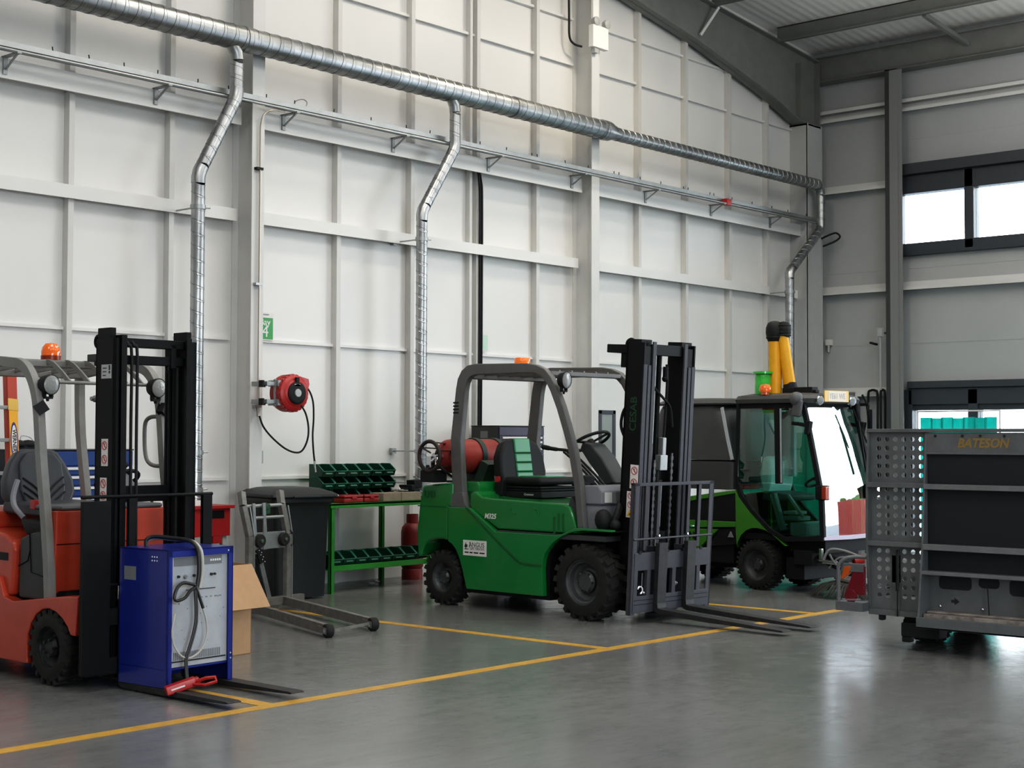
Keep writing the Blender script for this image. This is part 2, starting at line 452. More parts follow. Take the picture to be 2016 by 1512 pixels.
st = MB().bar((19.05,-2.5,roofz(19.05)-.24), (20.15,-2.62,7.10), .06, .06)
struct('roof_strut', st, DKST, 'short dark angle strut from purlin to eaves beam', 'strut', smooth=False)
st = MB().bar((17.33,-.3,roofz(17.33)-.26), (17.0,-.22,7.0), .035, .035)
struct('roof_strut', st, TRIMW, 'thin pale rafter stay below the second purlin', 'strut', smooth=False)

# ---- right wall with the strip window and the glazed door
WALLR = mat('pale_cladding', (.47,.48,.485), .5, var=.04, vscale=.8)
WY0, WY1, WZ0, WZ1 = -1.36, -8.4, 4.22, 5.36
DY0, DY1, DZ = -1.60, -8.66, 2.22
RY0, RY1, RZ = -8.95, -15.4, 5.5   # open roller doorway further along the end wall
wr = MB()
wr.box(XR, XR+.15, YB, RY1, 0, 7.6); wr.box(XR, XR+.15, RY1, RY0, RZ, 7.6); wr.box(XR, XR+.15, RY0, DY1, 0, 7.6)
wr.box(XR, XR+.15, DY0, .1, 0, WZ0); wr.box(XR, XR+.15, DY1, DY0, DZ, WZ0)
wr.box(XR, XR+.15, WY0, .1, WZ0, WZ1); wr.box(XR, XR+.15, DY1, WY1, WZ0, WZ1); wr.box(XR, XR+.15, DY1, .1, WZ1, 7.6)
for z in (2.9, 4.0, 5.9): wr.box(XR-.004, XR, RY0+.1, -.05, z, z+.012)
struct('wall_right', wr, WALLR, 'pale clad end wall with strip window and glazed door', 'wall', smooth=False)
for z, nm in ((3.71,'middle'), (6.33,'upper'), (5.24,'short'), (2.17,'low')):
    g = MB(); e0, e1 = (-.1, RY0+.2)
    if nm == 'short': e1 = WY0+.02
    if nm == 'low': e1 = DY0+.2
    g.box(XR-.16, XR, e1, e0, z, z+.016); g.box(XR-.165, XR-.15, e1, e0, z-.035, z+.016); g.box(XR-.012, XR, e1, e0, z, z+.10)
    if nm == 'upper': g.box(XR-.16, XR, e1, e0, z+.12, z+.136); g.box(XR-.165, XR-.15, e1, e0, z+.10, z+.15)
    if nm == 'low': g.box(XR-.15, XR, e1, e0, z-.02, z+.06)
    struct('wall_rail', g, TRIMW, 'galvanised %s cladding rail across the end wall' % nm, 'rail', smooth=False)
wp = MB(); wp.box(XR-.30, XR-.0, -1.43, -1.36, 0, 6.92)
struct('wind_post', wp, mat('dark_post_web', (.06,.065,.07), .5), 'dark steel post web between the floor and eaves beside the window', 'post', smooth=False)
wp = MB(); wp.box(XR-.30, XR-.28, -1.56, -1.43, 0, 6.92); wp.box(XR-.28, XR-.27, -1.62,-1.56,0,6.92)
struct('wind_post', wp, mat('grey_post_flange', (.26,.265,.265), .5), 'grey steel post flange between the floor and eaves beside the window', 'post', smooth=False)
cp = MB(); cp.box(XR-.22, XR, -.78, -.55, 0, 2.2)
struct('door_post', cp, mat('grey_post', (.20,.205,.205), .5, var=.05), 'grey post standing left of the glazed door behind the sweeper', 'post', bev=.01)
PANE = glass_mat('clear_pane', (.97,.985,.98), 0)
wf = MB()
fx0, fx1 = XR-.10, XR+.10
wf.box(fx0, fx1, WY1, WY0, WZ0-.04, WZ0+.14); wf.box(fx0, fx1, WY1, WY0, WZ1-.27, WZ1); wf.box(fx0, fx1, WY0-.12, WY0+.02, WZ0, WZ1); wf.box(fx0, fx1, WY1, WY1+.14, WZ0, WZ1)
wf.box(XR-.18, XR, WY1-.05, WY0+.05, WZ1, WZ1+.16)
ny = WY0-.12; panes = []
while ny-1.0 > WY1:
    panes.append((ny-1.0, ny)); wf.box(fx0, fx1, ny-1.14, ny-1.0, WZ0, WZ1); ny -= 1.14
w1 = struct('window_1', wf, ANTH, 'long dark framed strip window high on the end wall', 'window', bev=.012)
for a, b_ in panes: MB().box(XR-.01, XR+.01, a, b_, WZ0+.13, WZ1-.26).build('pane', PANE, w1, smooth=False)
df = MB()
df.box(fx0, fx1, DY1, DY0, DZ-.22, DZ+.02); df.box(XR-.06, XR+.06, DY1, DY0, DZ-.30, DZ-.2); df.box(XR-.14, XR, DY1, DY0, DZ+.02, DZ+.12)
df.box(fx0, fx1, DY0-.06, DY0+.1, 0, DZ); df.box(fx0, fx1, DY1, DY1+.12, 0, DZ); df.box(fx0, fx1, DY1, DY0, 0, .10)
ny = DY0-.06; dpan = []
while ny-.85 > DY1:
    dpan.append((ny-.85, ny)); df.box(fx0, fx1, ny-1.0, ny-.85, 0, DZ); ny -= 1.0
d1 = struct('door_1', df, ANTH, 'dark framed glazed door wall behind the trailer', 'door', bev=.01)
for a, b_ in dpan: MB().box(XR-.01, XR+.01, a, b_, .1, DZ-.28).build('pane', PANE, d1, smooth=False)

rd = MB(); rd.box(XR-.12, XR+.2, RY0-.0, RY0+.12, 0, RZ+.1); rd.box(XR-.12, XR+.2, RY1-.12, RY1, 0, RZ+.1); rd.box(XR-.12, XR+.2, RY1, RY0, RZ, RZ+.12)
rd.lathe([(0,0),(.28,0),(.28,RY0-RY1),(0,RY0-RY1)], (XR-.35, RY1, RZ+.35), 'y', 28)
struct('door_2', rd, ANTH, 'open roller doorway farther along the end wall, its curtain rolled up', 'door', smooth=False)
# ---- walls behind the camera
FX0, FX1, FZ = -1.5, 5.0, 4.8
wfr = MB(); wfr.box(XL, FX0, YB-.15, YB, 0, 10.2); wfr.box(FX1, XR+.1, YB-.15, YB, 0, 10.2); wfr.box(FX0, FX1, YB-.15, YB, FZ, 10.2)
struct('yard_ground', MB().box(-40, XR+.1, -70, YB-.15, -.25, -.02), mat('yard_concrete', (.32,.31,.30), .85, var=.2, vscale=.6), 'concrete yard outside the doorway behind the camera', 'ground', smooth=False)
fd = MB(); fd.box(FX0-.12, FX0, YB-.2, YB+.1, 0, FZ+.1); fd.box(FX1, FX1+.12, YB-.2, YB+.1, 0, FZ+.1); fd.box(FX0, FX1, YB-.2, YB+.1, FZ, FZ+.12)
struct('door_3', fd, ANTH, 'open doorway in the wall behind the camera', 'door', smooth=False)
struct('wall_front', wfr, mat('far_wall', (.55,.55,.54), .6), 'plain pale wall behind the camera', 'wall', smooth=False)
struct('wall_back', MB().box(XL-.15, XL, YB, .1, 0, 10.4), mat('far_wall', (.55,.55,.54), .6), 'plain pale wall at the near end of the workshop', 'wall', smooth=False)

# ---- outside, seen through the glass and in the sweeper windscreen
struct('yard_ground', MB().box(XR+.1, 80, -60, 40, -.25, -.02), mat('yard_concrete', (.32,.31,.30), .85, var=.2, vscale=.6), 'concrete yard outside the glazed door', 'ground', smooth=False)

# ================================================================== CAMERA, SKY, LAMPS
cam = bpy.data.cameras.new('camera'); co = bpy.data.objects.new('camera', cam); COL.objects.link(co)
yaw, pit, rol = radians(41.284), radians(2.061), radians(.157)
f = V((cos(yaw)*cos(pit), sin(yaw)*cos(pit), sin(pit))); r = V((sin(yaw), -cos(yaw), 0)); u = r.cross(f)
r2 = r*cos(rol)+u*sin(rol); u2 = -r*sin(rol)+u*cos(rol)
co.matrix_world = Matrix(((r2.x,u2.x,-f.x,0),(r2.y,u2.y,-f.y,-11.747),(r2.z,u2.z,-f.z,1.5),(0,0,0,1)))
cam.sensor_width = 36; cam.lens = 2968/2016*36; cam.clip_end = 300
SC.camera = co
w = bpy.data.worlds.new('overcast_sky'); SC.world = w; w.use_nodes = True
nt = w.node_tree; bg = nt.nodes['Background']
tc = nt.nodes.new('ShaderNodeTexCoord'); sx = nt.nodes.new('ShaderNodeSeparateXYZ'); rp = nt.nodes.new('ShaderNodeValToRGB')
nt.links.new(tc.outputs['Generated'], sx.inputs[0]); nt.links.new(sx.outputs['Z'], rp.inputs['Fac'])
rp.color_ramp.elements[0].position = 0; rp.color_ramp.elements[0].color = (.92,.97,1,1)
rp.color_ramp.elements[1].position = .6; rp.color_ramp.elements[1].color = (.62,.80,1,1)
nt.links.new(rp.outputs['Color'], bg.inputs['Color']); bg.inputs['Strength'].default_value = 9
LP, UP = 95, 230
def area(name, loc, size, size_y, power, col, rot=(0,0,0), spread=180):
    l = bpy.data.lights.new(name, 'AREA'); l.shape = 'RECTANGLE'; l.size = size; l.size_y = size_y; l.energy = power; l.color = col
    l.spread = radians(spread)
    o = bpy.data.objects.new(name, l); COL.objects.link(o); o.location = loc; o.rotation_euler = rot; return o
for x, y, p, c_ in [(-1,-6,LP*1.0,(1,.95,.90)), (5,-6,LP*1.1,(1,.95,.90)), (11,-6,LP*1.1,(1,.97,.92)), (16.5,-6,LP*.6,(1,.98,.95)),
                    (-1,-13,LP,(1,.98,.95)), (5,-13,LP,(1,.98,.95)), (11,-13,LP,(1,.98,.95)), (17,-13,LP*.6,(1,.98,.95))]:
    area('high_bay_lamp', (x, y, roofz(x)-.6), 2.6, 1.6, p, c_)
area('high_bay_lamp', (14.2, -2.2, roofz(14)-.6), .9, .5, 70, (1,.88,.70))
area('high_bay_lamp', (10.0, -2.2, roofz(10)-.6), .9, .5, 50, (1,.90,.75))
for x in (0, 6, 12, 17.5): area('ceiling_fill_light', (x, -8.5, 5.6), 2.0, 8.0, UP, (1,.985,.96), (pi,0,0))  # unseen upward fill lights, added to brighten the roof lining
# light portals: they give no light, they only steer the sampler to the sky in the openings
def portal(loc, sy, sz):
    o = area('sky_portal', loc, sz, sy, 1, (1,1,1), (0, radians(90), 0)); o.data.cycles.is_portal = True
portal((XR+.22, (DY0+DY1)/2, 1.1), abs(DY1-DY0), 2.2); portal((XR+.22, (WY0+WY1)/2, 4.8), abs(WY1-WY0), 1.15); portal((XR+.22, (RY0+RY1)/2, RZ/2), abs(RY1-RY0), RZ)
o = area('sky_portal', ((FX0+FX1)/2, YB-.25, FZ/2), FX1-FX0, FZ, 1, (1,1,1), (radians(90), 0, 0)); o.data.cycles.is_portal = True
SC.view_settings.view_transform = 'Standard'
SC.view_settings.look = 'None'
SC.view_settings.exposure = .12
SC.view_settings.use_curve_mapping = True
cm_ = SC.view_settings.curve_mapping; cv = cm_.curves[3]
for x, y in ((.012,.006),(.05,.033),(.18,.155),(.55,.585)): cv.points.new(x, y)
cm_.update()
SC.cycles.max_bounces = 8; SC.cycles.diffuse_bounces = 4; SC.cycles.glossy_bounces = 4; SC.cycles.transparent_max_bounces = 12
SC.cycles.caustics_reflective = False; SC.cycles.caustics_refractive = False
SC.cycles.use_denoising = True
SC.cycles.sample_clamp_indirect = 6
# ================================================================== SERVICES ON THE PANELLED WALL
def duct_material():
    m = bpy.data.materials.new('spiral_duct'); m.use_nodes = True
    nt = m.node_tree; N = nt.nodes; L = nt.links; b = N['Principled BSDF']
    b.inputs['Metallic'].default_value = 1; b.inputs['Roughness'].default_value = .36
    tc = N.new('ShaderNodeTexCoord'); nz = N.new('ShaderNodeTexNoise'); nz.inputs['Scale'].default_value = 5; nz.inputs['Detail'].default_value = 5
    L.new(tc.outputs['Object'], nz.inputs['Vector'])
    rp = N.new('ShaderNodeValToRGB'); rp.color_ramp.elements[0].color = (.34,.35,.355,1); rp.color_ramp.elements[1].color = (.52,.53,.535,1)
    rp.color_ramp.elements[0].position = .3; rp.color_ramp.elements[1].position = .7
    L.new(nz.outputs['Fac'], rp.inputs['Fac']); L.new(rp.outputs['Color'], b.inputs['Base Color'])
    return m
DUCT = duct_material()
def spiral_pipe(mb, p0, p1, R, pitch=.13, n=24):
    """straight spiral-seam pipe: fine raised lock seams"""
    p0 = V(p0); p1 = V(p1); d = p1-p0; Ln = d.length; d.normalize(); r, u = mb.ring_frame(d)
    hs = [0]; k = 0
    prof = []
    x = 0.0
    while x < Ln:
        prof += [(x, R), (min(Ln, x+pitch-.012), R), (min(Ln, x+pitch-.009), R*1.022+.0007), (min(Ln, x+pitch-.003), R*1.022+.0007)]
        x += pitch
    prof.append((Ln, R))
    sl = .35*pitch   # slant of the seam round the pipe
    a = []
    for h, q in prof:
        for i in range(n):
            t = 2*pi*i/n; hh = min(max(h+sl*cos(t), 0), Ln)
            a.append(p0+r*(cos(t)*q)+u*(sin(t)*q)+d*hh)
    m_ = len(prof); f = []
    for k in range(m_-1):
        for i in range(n): f.append((k*n+i, k*n+(i+1) % n, k*n+n+(i+1) % n, k*n+n+i))
    f += [tuple(range(n-1, -1, -1)), tuple((m_-1)*n+i for i in range(n))]
    mb.add(a, f)
SEAM = mat('dark_seam_steel', (.17,.17,.175), .5, .5)  # dark grey of the duct's lock seam line
def helix(mb, p0, p1, R, pitch, n=20, t=.0032):
    p0 = V(p0); p1 = V(p1); d = p1-p0; Ln = d.length; d.normalize(); r, u = mb.ring_frame(d); k = max(2, int(Ln/pitch*n)); pts = []
    for i in range(k+1):
        h = Ln*i/k; a = 2*pi*h/pitch; pts.append(p0+r*(cos(a)*R)+u*(sin(a)*R)+d*h)
    mb.tube(pts, t, 4, caps=False)
DY, DZC = -.45, 5.285
dt = thing('extraction_duct', 'galvanised spiral extraction duct running high along the panelled wall with three drop pipes', 'duct', (9, DY, DZC))
O = V((9, DY, DZC))
def P(x, y, z): return V((x, y, z))-O
mb = MB(); spiral_pipe(mb, P(3.0, DY, DZC), P(14.6, DY, DZC), .116, .135, 28); mp_ = mb.build('main_pipe', DUCT, dt, ang=25)
hx = MB(); helix(hx, P(3.0, DY, DZC), P(14.6, DY, DZC), .1175, .135, 20, .0026); hx.build('spiral_seam', SEAM, mp_)
mb = MB()
for x in (9.02, 12.9, 14.55, 5.6): mb.lathe([(.118,-.05),(.124,-.048),(.124,-.004),(.120,-.002),(.120,.002),(.124,.004),(.124,.048),(.118,.05)], P(x, DY, DZC), 'x', 28, cap=False)
mb.build('coupling', DUCT, dt)
mb = MB(); mb.lathe([(.12,0),(.12,.05),(.092,.13),(.088,.16)], P(14.6, DY, DZC), 'x', 28); mb.build('reducer', DUCT, dt)
mb = MB(); spiral_pipe(mb, P(14.72, DY, DZC-.01), P(19.72, DY, DZC-.01), .083, .125, 24); np_ = mb.build('narrow_pipe', DUCT, dt, ang=25)
hx = MB(); helix(hx, P(14.72, DY, DZC-.01), P(19.7, DY, DZC-.01), .0845, .125, 16, .0024); hx.build('spiral_seam', SEAM, np_)
def drop(xt, xb, zt, zk1, zk2, zb, R, off=.0, elbow=False):
    d = MB(); y = DY
    if elbow:
        pts = [P(xt-.12, y, DZC-.01)]+[P(xt-.10+.13*sin(a), y, DZC-.01-.13+.13*cos(a)) for a in [i*pi/12 for i in range(0, 7)]]
        xx = xt+.03
    else:
        pts = [P(xt-.10, y, zt+.07), P(xt-.05, y, zt+.03), P(xt-.01, y, zt-.03), P(xt, y, zt-.1)]; xx = xt
    d.tube(pts, R*1.03, 20)
    z0 = pts[-1].z+O.z
    spiral_pipe(d, P(xx, y, z0), P(xx, y, zk1+.06), R, .12, 20)
    dd = V((xb-xx, 0, zk2-zk1)).normalized()
    a0 = V((xx, y, zk1)); b0 = V((xb, y, zk2))
    d.tube([P(xx, y, zk1+.07), P(xx, y, zk1+.03), a0+dd*.03-O, a0+dd*.08-O], R*1.05, 20)
    spiral_pipe(d, a0+dd*.06-O, b0-dd*.06-O, R, .12, 20)
    d.tube([b0-dd*.08-O, b0-dd*.03-O, P(xb, y, zk2-.03), P(xb, y, zk2-.09)], R*1.05, 20)
    spiral_pipe(d, P(xb, y, zk2-.07), P(xb, y, zb), R, .12, 20)
    o = d.build('drop_pipe', DUCT, dt, ang=25)
    hx = MB(); helix(hx, P(xx, y, zk1+.08), P(xx, y, z0), R*1.015, .12, 14, .0022); helix(hx, a0+dd*.1-O, b0-dd*.1-O, R*1.015, .12, 14, .0022); helix(hx, P(xb, y, zb), P(xb, y, zk2-.1), R*1.015, .12, 14, .0022); hx.build('spiral_seam', SEAM, o)
    for zc in (3.62, 1.36, 1.02):
        if zc > zk2 or zc < zb: continue
        c = MB(); c.lathe([(R*1.02,-.02),(R*1.16,-.02),(R*1.16,.02),(R*1.02,.02)], P(xb, y, zc), 'z', 20, cap=False)
        c.cyl(P(xb, y+R, zc), P(xb, -.03, zc), .008); c.box(xb-.03-O.x, xb+.03-O.x, -.05-O.y, -.005-O.y, zc-.03-O.z, zc+.03-O.z)
        c.cyl(P(xb+R, y, zc), P(xb+R+.07, y-.01, zc+.005), .007, n=8)
        c.build('pipe_clamp', GALV, o)
    return o
drop(8.91, 8.475, 5.17, 4.73, 3.93, .9, .062)
drop(11.91, 11.40, 5.17, 4.68, 3.91, .9, .060)
drop(19.80, 18.93, 5.2, 4.63, 3.91, .6, .064, elbow=True)

# cable tray on brackets over the rail
ct = thing('cable_tray', 'galvanised cable tray carrying conduits above the white wall rail', 'cable tray', (9, -.3, 4.8))
O2 = V((9, -.3, 4.8))
mb = MB()
yy0, yy1, zz = -.33, -.20, 4.755
mb.box(3.0-9, 19.9-9, yy0-O2.y, yy1-O2.y, zz-O2.z, zz+.006-O2.z); mb.box(3.0-9, 19.9-9, yy0-O2.y, yy0+.006-O2.y, zz-O2.z, zz+.055-O2.z); mb.box(3.0-9, 19.9-9, yy1-.006-O2.y, yy1-O2.y, zz-O2.z, zz+.055-O2.z)
mb.build('tray', GALV, ct, smooth=False)
mb = MB(); mb.cyl((3.0-9, -.40-O2.y, 4.72-O2.z), (19.8-9, -.40-O2.y, 4.72-O2.z), .014, n=10); mb.cyl((3.0-9, -.37-O2.y, 4.73-O2.z), (19.7-9, -.37-O2.y, 4.73-O2.z), .010, n=10)
mb.build('conduit', GALV, ct)
mb = MB(); mb.tube([(x-9, -.27+.02*sin(x*2.3)-O2.y, 4.785+.008*sin(x*3.1)-O2.z) for x in [3+.4*i for i in range(42)]], .016, 8); mb.tube([(x-9, -.25+.015*sin(x*1.7+1)-O2.y, 4.785+.008*sin(x*2.1)-O2.z) for x in [3+.4*i for i in range(42)]], .013, 8)
mb.build('cable', mat('grey_cable', (.25,.26,.27), .5), ct)
x = 3.3; tie = MB()
while x < 19.6:
    x += random.choice((.10,.36,.45,.52)); tie.obox((x-9, -.29-O2.y, 4.825-O2.z), (.008,.006,.06), (0, random.uniform(-.2,.2), 0))
tie.build('cable_tie', BLACK, ct, smooth=False)
x = 3.6
while x < 19.6:
    b = MB(); b.box(x-9, x+.04-9, -.42-O2.y, -.16-O2.y, 4.70-O2.z, 4.715-O2.z); b.box(x-9, x+.04-9, -.20-O2.y, -.185-O2.y, 4.56-O2.z, 4.715-O2.z)
    b.bar((x+.02-9, -.38-O2.y, 4.70-O2.z), (x+.02-9, -.20-O2.y, 4.60-O2.z), .02, .008); b.build('bracket', GALVD, ct, smooth=False); x += 1.52
mb = MB(); mb.tube(smooth_pts([(9.75-9, -.27-O2.y, 4.80-O2.z), (9.80-9, -.27-O2.y, 4.86-O2.z), (9.88-9, -.28-O2.y, 4.885-O2.z), (9.93-9, -.28-O2.y, 4.86-O2.z), (9.90-9, -.28-O2.y, 4.80-O2.z)]), .005, 6)
mb.build('loose_wire', GALVD, ct)
mb = MB(); mb.box(17.35-9, 17.47-9, -.42-O2.y, -.33-O2.y, 4.70-O2.z, 4.79-O2.z); mb.build('alarm_sounder', mat('red_plastic', (.42,.03,.03), .35), ct, bev=.01)

# black cables down the wall
mb = MB()
for dx in (0, .035): mb.tube(smooth_pts([(12.63+dx*.3,-.12,4.62),(12.66+dx,-.12,4.45),(12.69+dx,-.11,4.2),(12.70+dx,-.10,3.0),(12.695+dx,-.10,1.9),(12.69+dx,-.10,1.2)], 8), .013, 8)
o = mb.build('wall_cable', BLACKM); tag(o, 'pair of black cables dropping down the wall stud behind the green forklift', 'cable')
mb = MB(); mb.tube(smooth_pts([(14.28,-.12,7.2),(14.29,-.12,6.7),(14.30,-.12,6.45),(14.34,-.16,6.36),(14.44,-.2,6.34)], 8), .014, 8)
o = mb.build('wall_cable', BLACKM); tag(o, 'short black cable hooking round the column beside the emergency light', 'cable')
mb = MB(); mb.tube(smooth_pts([(20.10,-.30,4.52),(20.16,-.42,4.58),(20.20,-.50,4.60),(20.22,-.55,4.54),(20.18,-.48,4.47),(20.08,-.34,4.40)], 6), .014, 8)
o = mb.build('wall_cable', BLACKM); tag(o, 'black cable loop beside the corner column below the duct elbow', 'cable')
# air pipe on the first column
ap = thing('air_pipe', 'thin metal air pipe running down the corner of the grey column to the hose reel', 'pipe', (9.29, -.34, 0))
mb = MB(); mb.tube(smooth_pts([(.26,-.05,4.69),(.10,-.05,4.68),(.02,-.02,4.62),(0,0,4.5)], 5)+[V((0,0,1.70))], .011, 8); mb.build('pipe', mat('bronze_pipe', (.42,.38,.33), .35, .8), ap)
for z in (4.10, 2.98, 1.80):
    mb = MB(); mb.box(-.05,.03,-.014,.03,z-.012,z+.012); mb.build('pipe_clip', BLACKM if z > 4 else GALV, ap, smooth=False)

# hose reel
REDP = mat('red_plastic', (.42,.03,.03), .35)
hr = thing('hose_reel', 'red retractable hose reel with black hub and hanging hose on the grey column', 'hose reel', (9.44, -.62, 1.925))
bd = MB(); bd.lathe([(.06,.10),(.15,.10),(.172,.085),(.18,.06),(.18,.02),(.174,.0),(.18,-.015),(.18,-.05),(.172,-.075),(.15,-.09),(.13,-.095),(.125,-.10),(.10,-.11),(.098,-.11),(.0,-.11)], (0,0,0), 'y', 40)
bd.prism([(.05,.17),(.19,.14),(.20,.09),(.17,.0)], 'y', -.06, .06)
for i in range(24):
    t = 2*pi*i/24; bd.obox((cos(t)*.177, -.035, sin(t)*.177), (.012,.06,.02), (0,-t,0))
bd.build('housing', REDP, hr, ang=30)
hb = MB(); hb.lathe([(.108,-.105),(.108,-.118),(.098,-.125),(.085,-.127),(.0,-.127)], (0,0,0), 'y', 32); hb.box(-.018,.018,-.125,-.10,.10,.15); h_ = hb.build('hub', BLACKM, hr)
hc = MB(); hc.lathe([(.040,-.127),(.036,-.136),(0,-.137)], (0,0,0), 'y', 24); hc.build('hub_cap', mat('grey_plastic', (.42,.43,.43), .4), h_)
lg = MB(); lg.box(-.04,.03,-.127,-.1265,.066,.085); lg.build('badge', STICK, h_)
br = MB()
for z in (.085,-.085): br.box(-.29,-.14,-.02,.02,z-.018,z+.018); br.box(-.30,-.25,-.03,.20,z-.022,z+.022)
br.box(-.185,-.165,-.015,.015,-.13,.13); br.box(-.18,-.10,-.05,.10,.06,.12); br.box(-.18,-.10,-.05,.10,-.12,-.06)
br.build('wall_bracket', GALVD, hr, bev=.004)
bb = MB()
for z in (.085,-.085): bb.box(-.35,-.33,-.03,.03,z-.035,z+.03); bb.box(-.34,-.30,-.012,.012,z-.035,z-.015)
bb.build('clamp_bar', BLACKM, hr)
hs = MB(); hs.tube(smooth_pts([(-.15,.26,-.22),(-.15,.2,-.32),(-.13,.1,-.42),(-.08,-.02,-.52),(.0,-.08,-.565),(.06,-.12,-.55),(.10,-.15,-.45),(.105,-.16,-.33),(.08,-.15,-.2),(.03,-.14,-.12)], 6), .009, 8)
hs.build('supply_hose', BLACKM, hr)
hs = MB(); hs.tube(smooth_pts([(.195,-.02,.07),(.235,-.04,.0),(.26,-.05,-.1),(.265,-.05,-.25),(.255,-.05,-.4),(.275,-.04,-.55),(.30,-.03,-.66)], 6), .009, 8)
hh = hs.build('outlet_hose', BLACKM, hr); nz = MB(); nz.cyl((.298,-.03,-.65), (.315,-.03,-.76), .012, .008, 10); nz.build('nozzle', CHROME, hh)

# bay signs
SIGNG = mat('sign_green', (.035,.30,.075), .4)
def bay_sign(x0, x1, z0, z1, num, label, y=-.045, pale=False):
    s = thing('bay_sign', label, 'sign', ((x0+x1)/2, y, (z0+z1)/2)); w2, h2 = (x1-x0)/2, (z1-z0)/2
    MB().box(-w2,w2,-.004,.004,-h2,h2*1.36).build('sign_board', STICK, s, smooth=False)
    MB().box(-w2+.006,w2-.006,-.006,-.004,-h2+.012,h2-.01).build('green_field', mat('sign_green_glare', (.50,.68,.56), .3) if pale else SIGNG, s, smooth=False)  # the pale green has reflected glare put into its colour
    if pale: return
    text('lettering', 'Bay', .095, STICK, s, (-.005,-.0065,h2*.52), (1,0,0), (0,0,1), .0006, bold=.001)
    text('numeral', num, .165, STICK, s, (.0,-.0065,-h2*.28), (1,0,0), (0,0,1), .0006)
    MB().box(-w2*.7,w2*.45,-.0048,-.004,h2*1.12,h2*1.24).build('small_print', mat('grey_ink', (.3,.3,.3), .6), s, smooth=False)
bay_sign(9.505, 9.71, 2.465, 2.70, '4', 'green bay sign with white number half hidden by the grey column')
bay_sign(12.72, 12.90, 2.50, 2.70, '5', 'green bay sign paled by glare beside the black wall cables', pale=True)
# emergency twin spot
em = thing('emergency_light', 'white twin spot emergency light box high on the pale column', 'light', (14.58, -.345, 6.47))
MB().box(-.155,.155,-.05,.03,-.16,.12).build('case', mat('white_plastic', (.85,.85,.82), .4), em, bev=.012)
for sx_ in (-.09, .12):
    l = MB(); l.lathe([(.045,.03),(.055,-.0),(.055,-.03),(.04,-.04),(0,-.042)], (sx_,-.03,.165), 'y', 16); l.cyl((sx_,.0,.12), (sx_,.0,.16), .015, n=8); l.build('spot_lamp', mat('grey_plastic', (.42,.43,.43), .4), em)
MB().box(-.10,-.02,-.03,.03,-.22,-.16).build('gland_box', mat('grey_plastic', (.42,.43,.43), .4), em)
MB().box(-.11,-.0,-.012,.02,.18,1.2).build('cable_cover', mat('white_plastic', (.85,.85,.82), .4), em)
# socket
so = thing('wall_socket', 'small grey switch box on the wall beside the grey column under the hose loop', 'socket', (9.55, -.03, 1.31))
MB().box(-.04,.04,-.03,.03,-.065,.065).build('box', mat('grey_plastic', (.42,.43,.43), .4), so, bev=.006); MB().box(-.015,.015,-.036,-.03,-.02,.02).build('rocker', STICK, so)
# display board behind the forklift mast
db = thing('notice_cabinet', 'dark framed grey panel leaning by the wall behind the forklift steering wheel', 'panel', (14.80, -.30, 1.1))
b = MB(); b.box(-.16,-.10,-.02,.02,-.5,.75); b.box(.12,.18,-.02,.02,-.5,.75); b.box(-.16,.18,-.02,.02,.70,.75); b.box(-.16,.18,-.02,.02,-.5,-.45); b.box(-.14,-.11,-.02,.02,-1.1,-.45); b.box(.13,.16,-.02,.02,-1.1,-.45)
b.build('frame', ANTH, db, bev=.006); MB().box(-.10,.12,-.01,.01,-.45,.70).build('panel', mat('grey_green_panel', (.30,.33,.32), .4), db)
# fittings on the end wall
fl = thing('flood_light', 'small grey lamp fitting on an arm beside the dark wind post', 'light', (XR-.34, -1.30, 3.02))
b = MB(); b.obox((0,.12,-.12),(.08,.10,.03),(.3,0,0)); b.build('lamp_head', BLACKM, fl, bev=.005); b = MB(); b.box(-.03,.03,-.03,.05,-.02,.10); b.box(-.012,.012,.0,.02,-.8,0); b.box(.0,.34,-.02,.02,.02,.05); b.build('mount', mat('grey_plastic', (.42,.43,.43), .4), fl)
ob = thing('wall_outlet', 'small white outlet on the end wall beside the corner column', 'outlet', (XR-.04, -.28, 2.95))
b = MB(); b.box(-.04,.03,-.05,.05,-.03,.06); b.build('box', STICK, ob, bev=.01); MB().cyl((-.02,0,-.03),(-.02,0,-.13),.02,n=10).build('plug', mat('grey_plastic', (.42,.43,.43), .4), ob)
for k, (y, lab) in enumerate([(-1.10,'black lifting sling looped over the rail, left of the pair by the glazed door'), (-1.26,'black lifting sling looped over the rail, right of the pair by the glazed door')]):
    s = MB(); w_ = .075 if k == 0 else .035
    s.tube(smooth_pts([(XR-.22,y-w_,.7),(XR-.22,y-w_,1.6),(XR-.22,y-w_,2.14),(XR-.22,y-w_*.5,2.215),(XR-.22,y+w_*.5,2.215),(XR-.22,y+w_,2.14),(XR-.22,y+w_,1.6),(XR-.22,y+w_,.7)], 5), .018, 8)
    tag(s.build('lifting_sling', BLACKM), lab, 'sling')
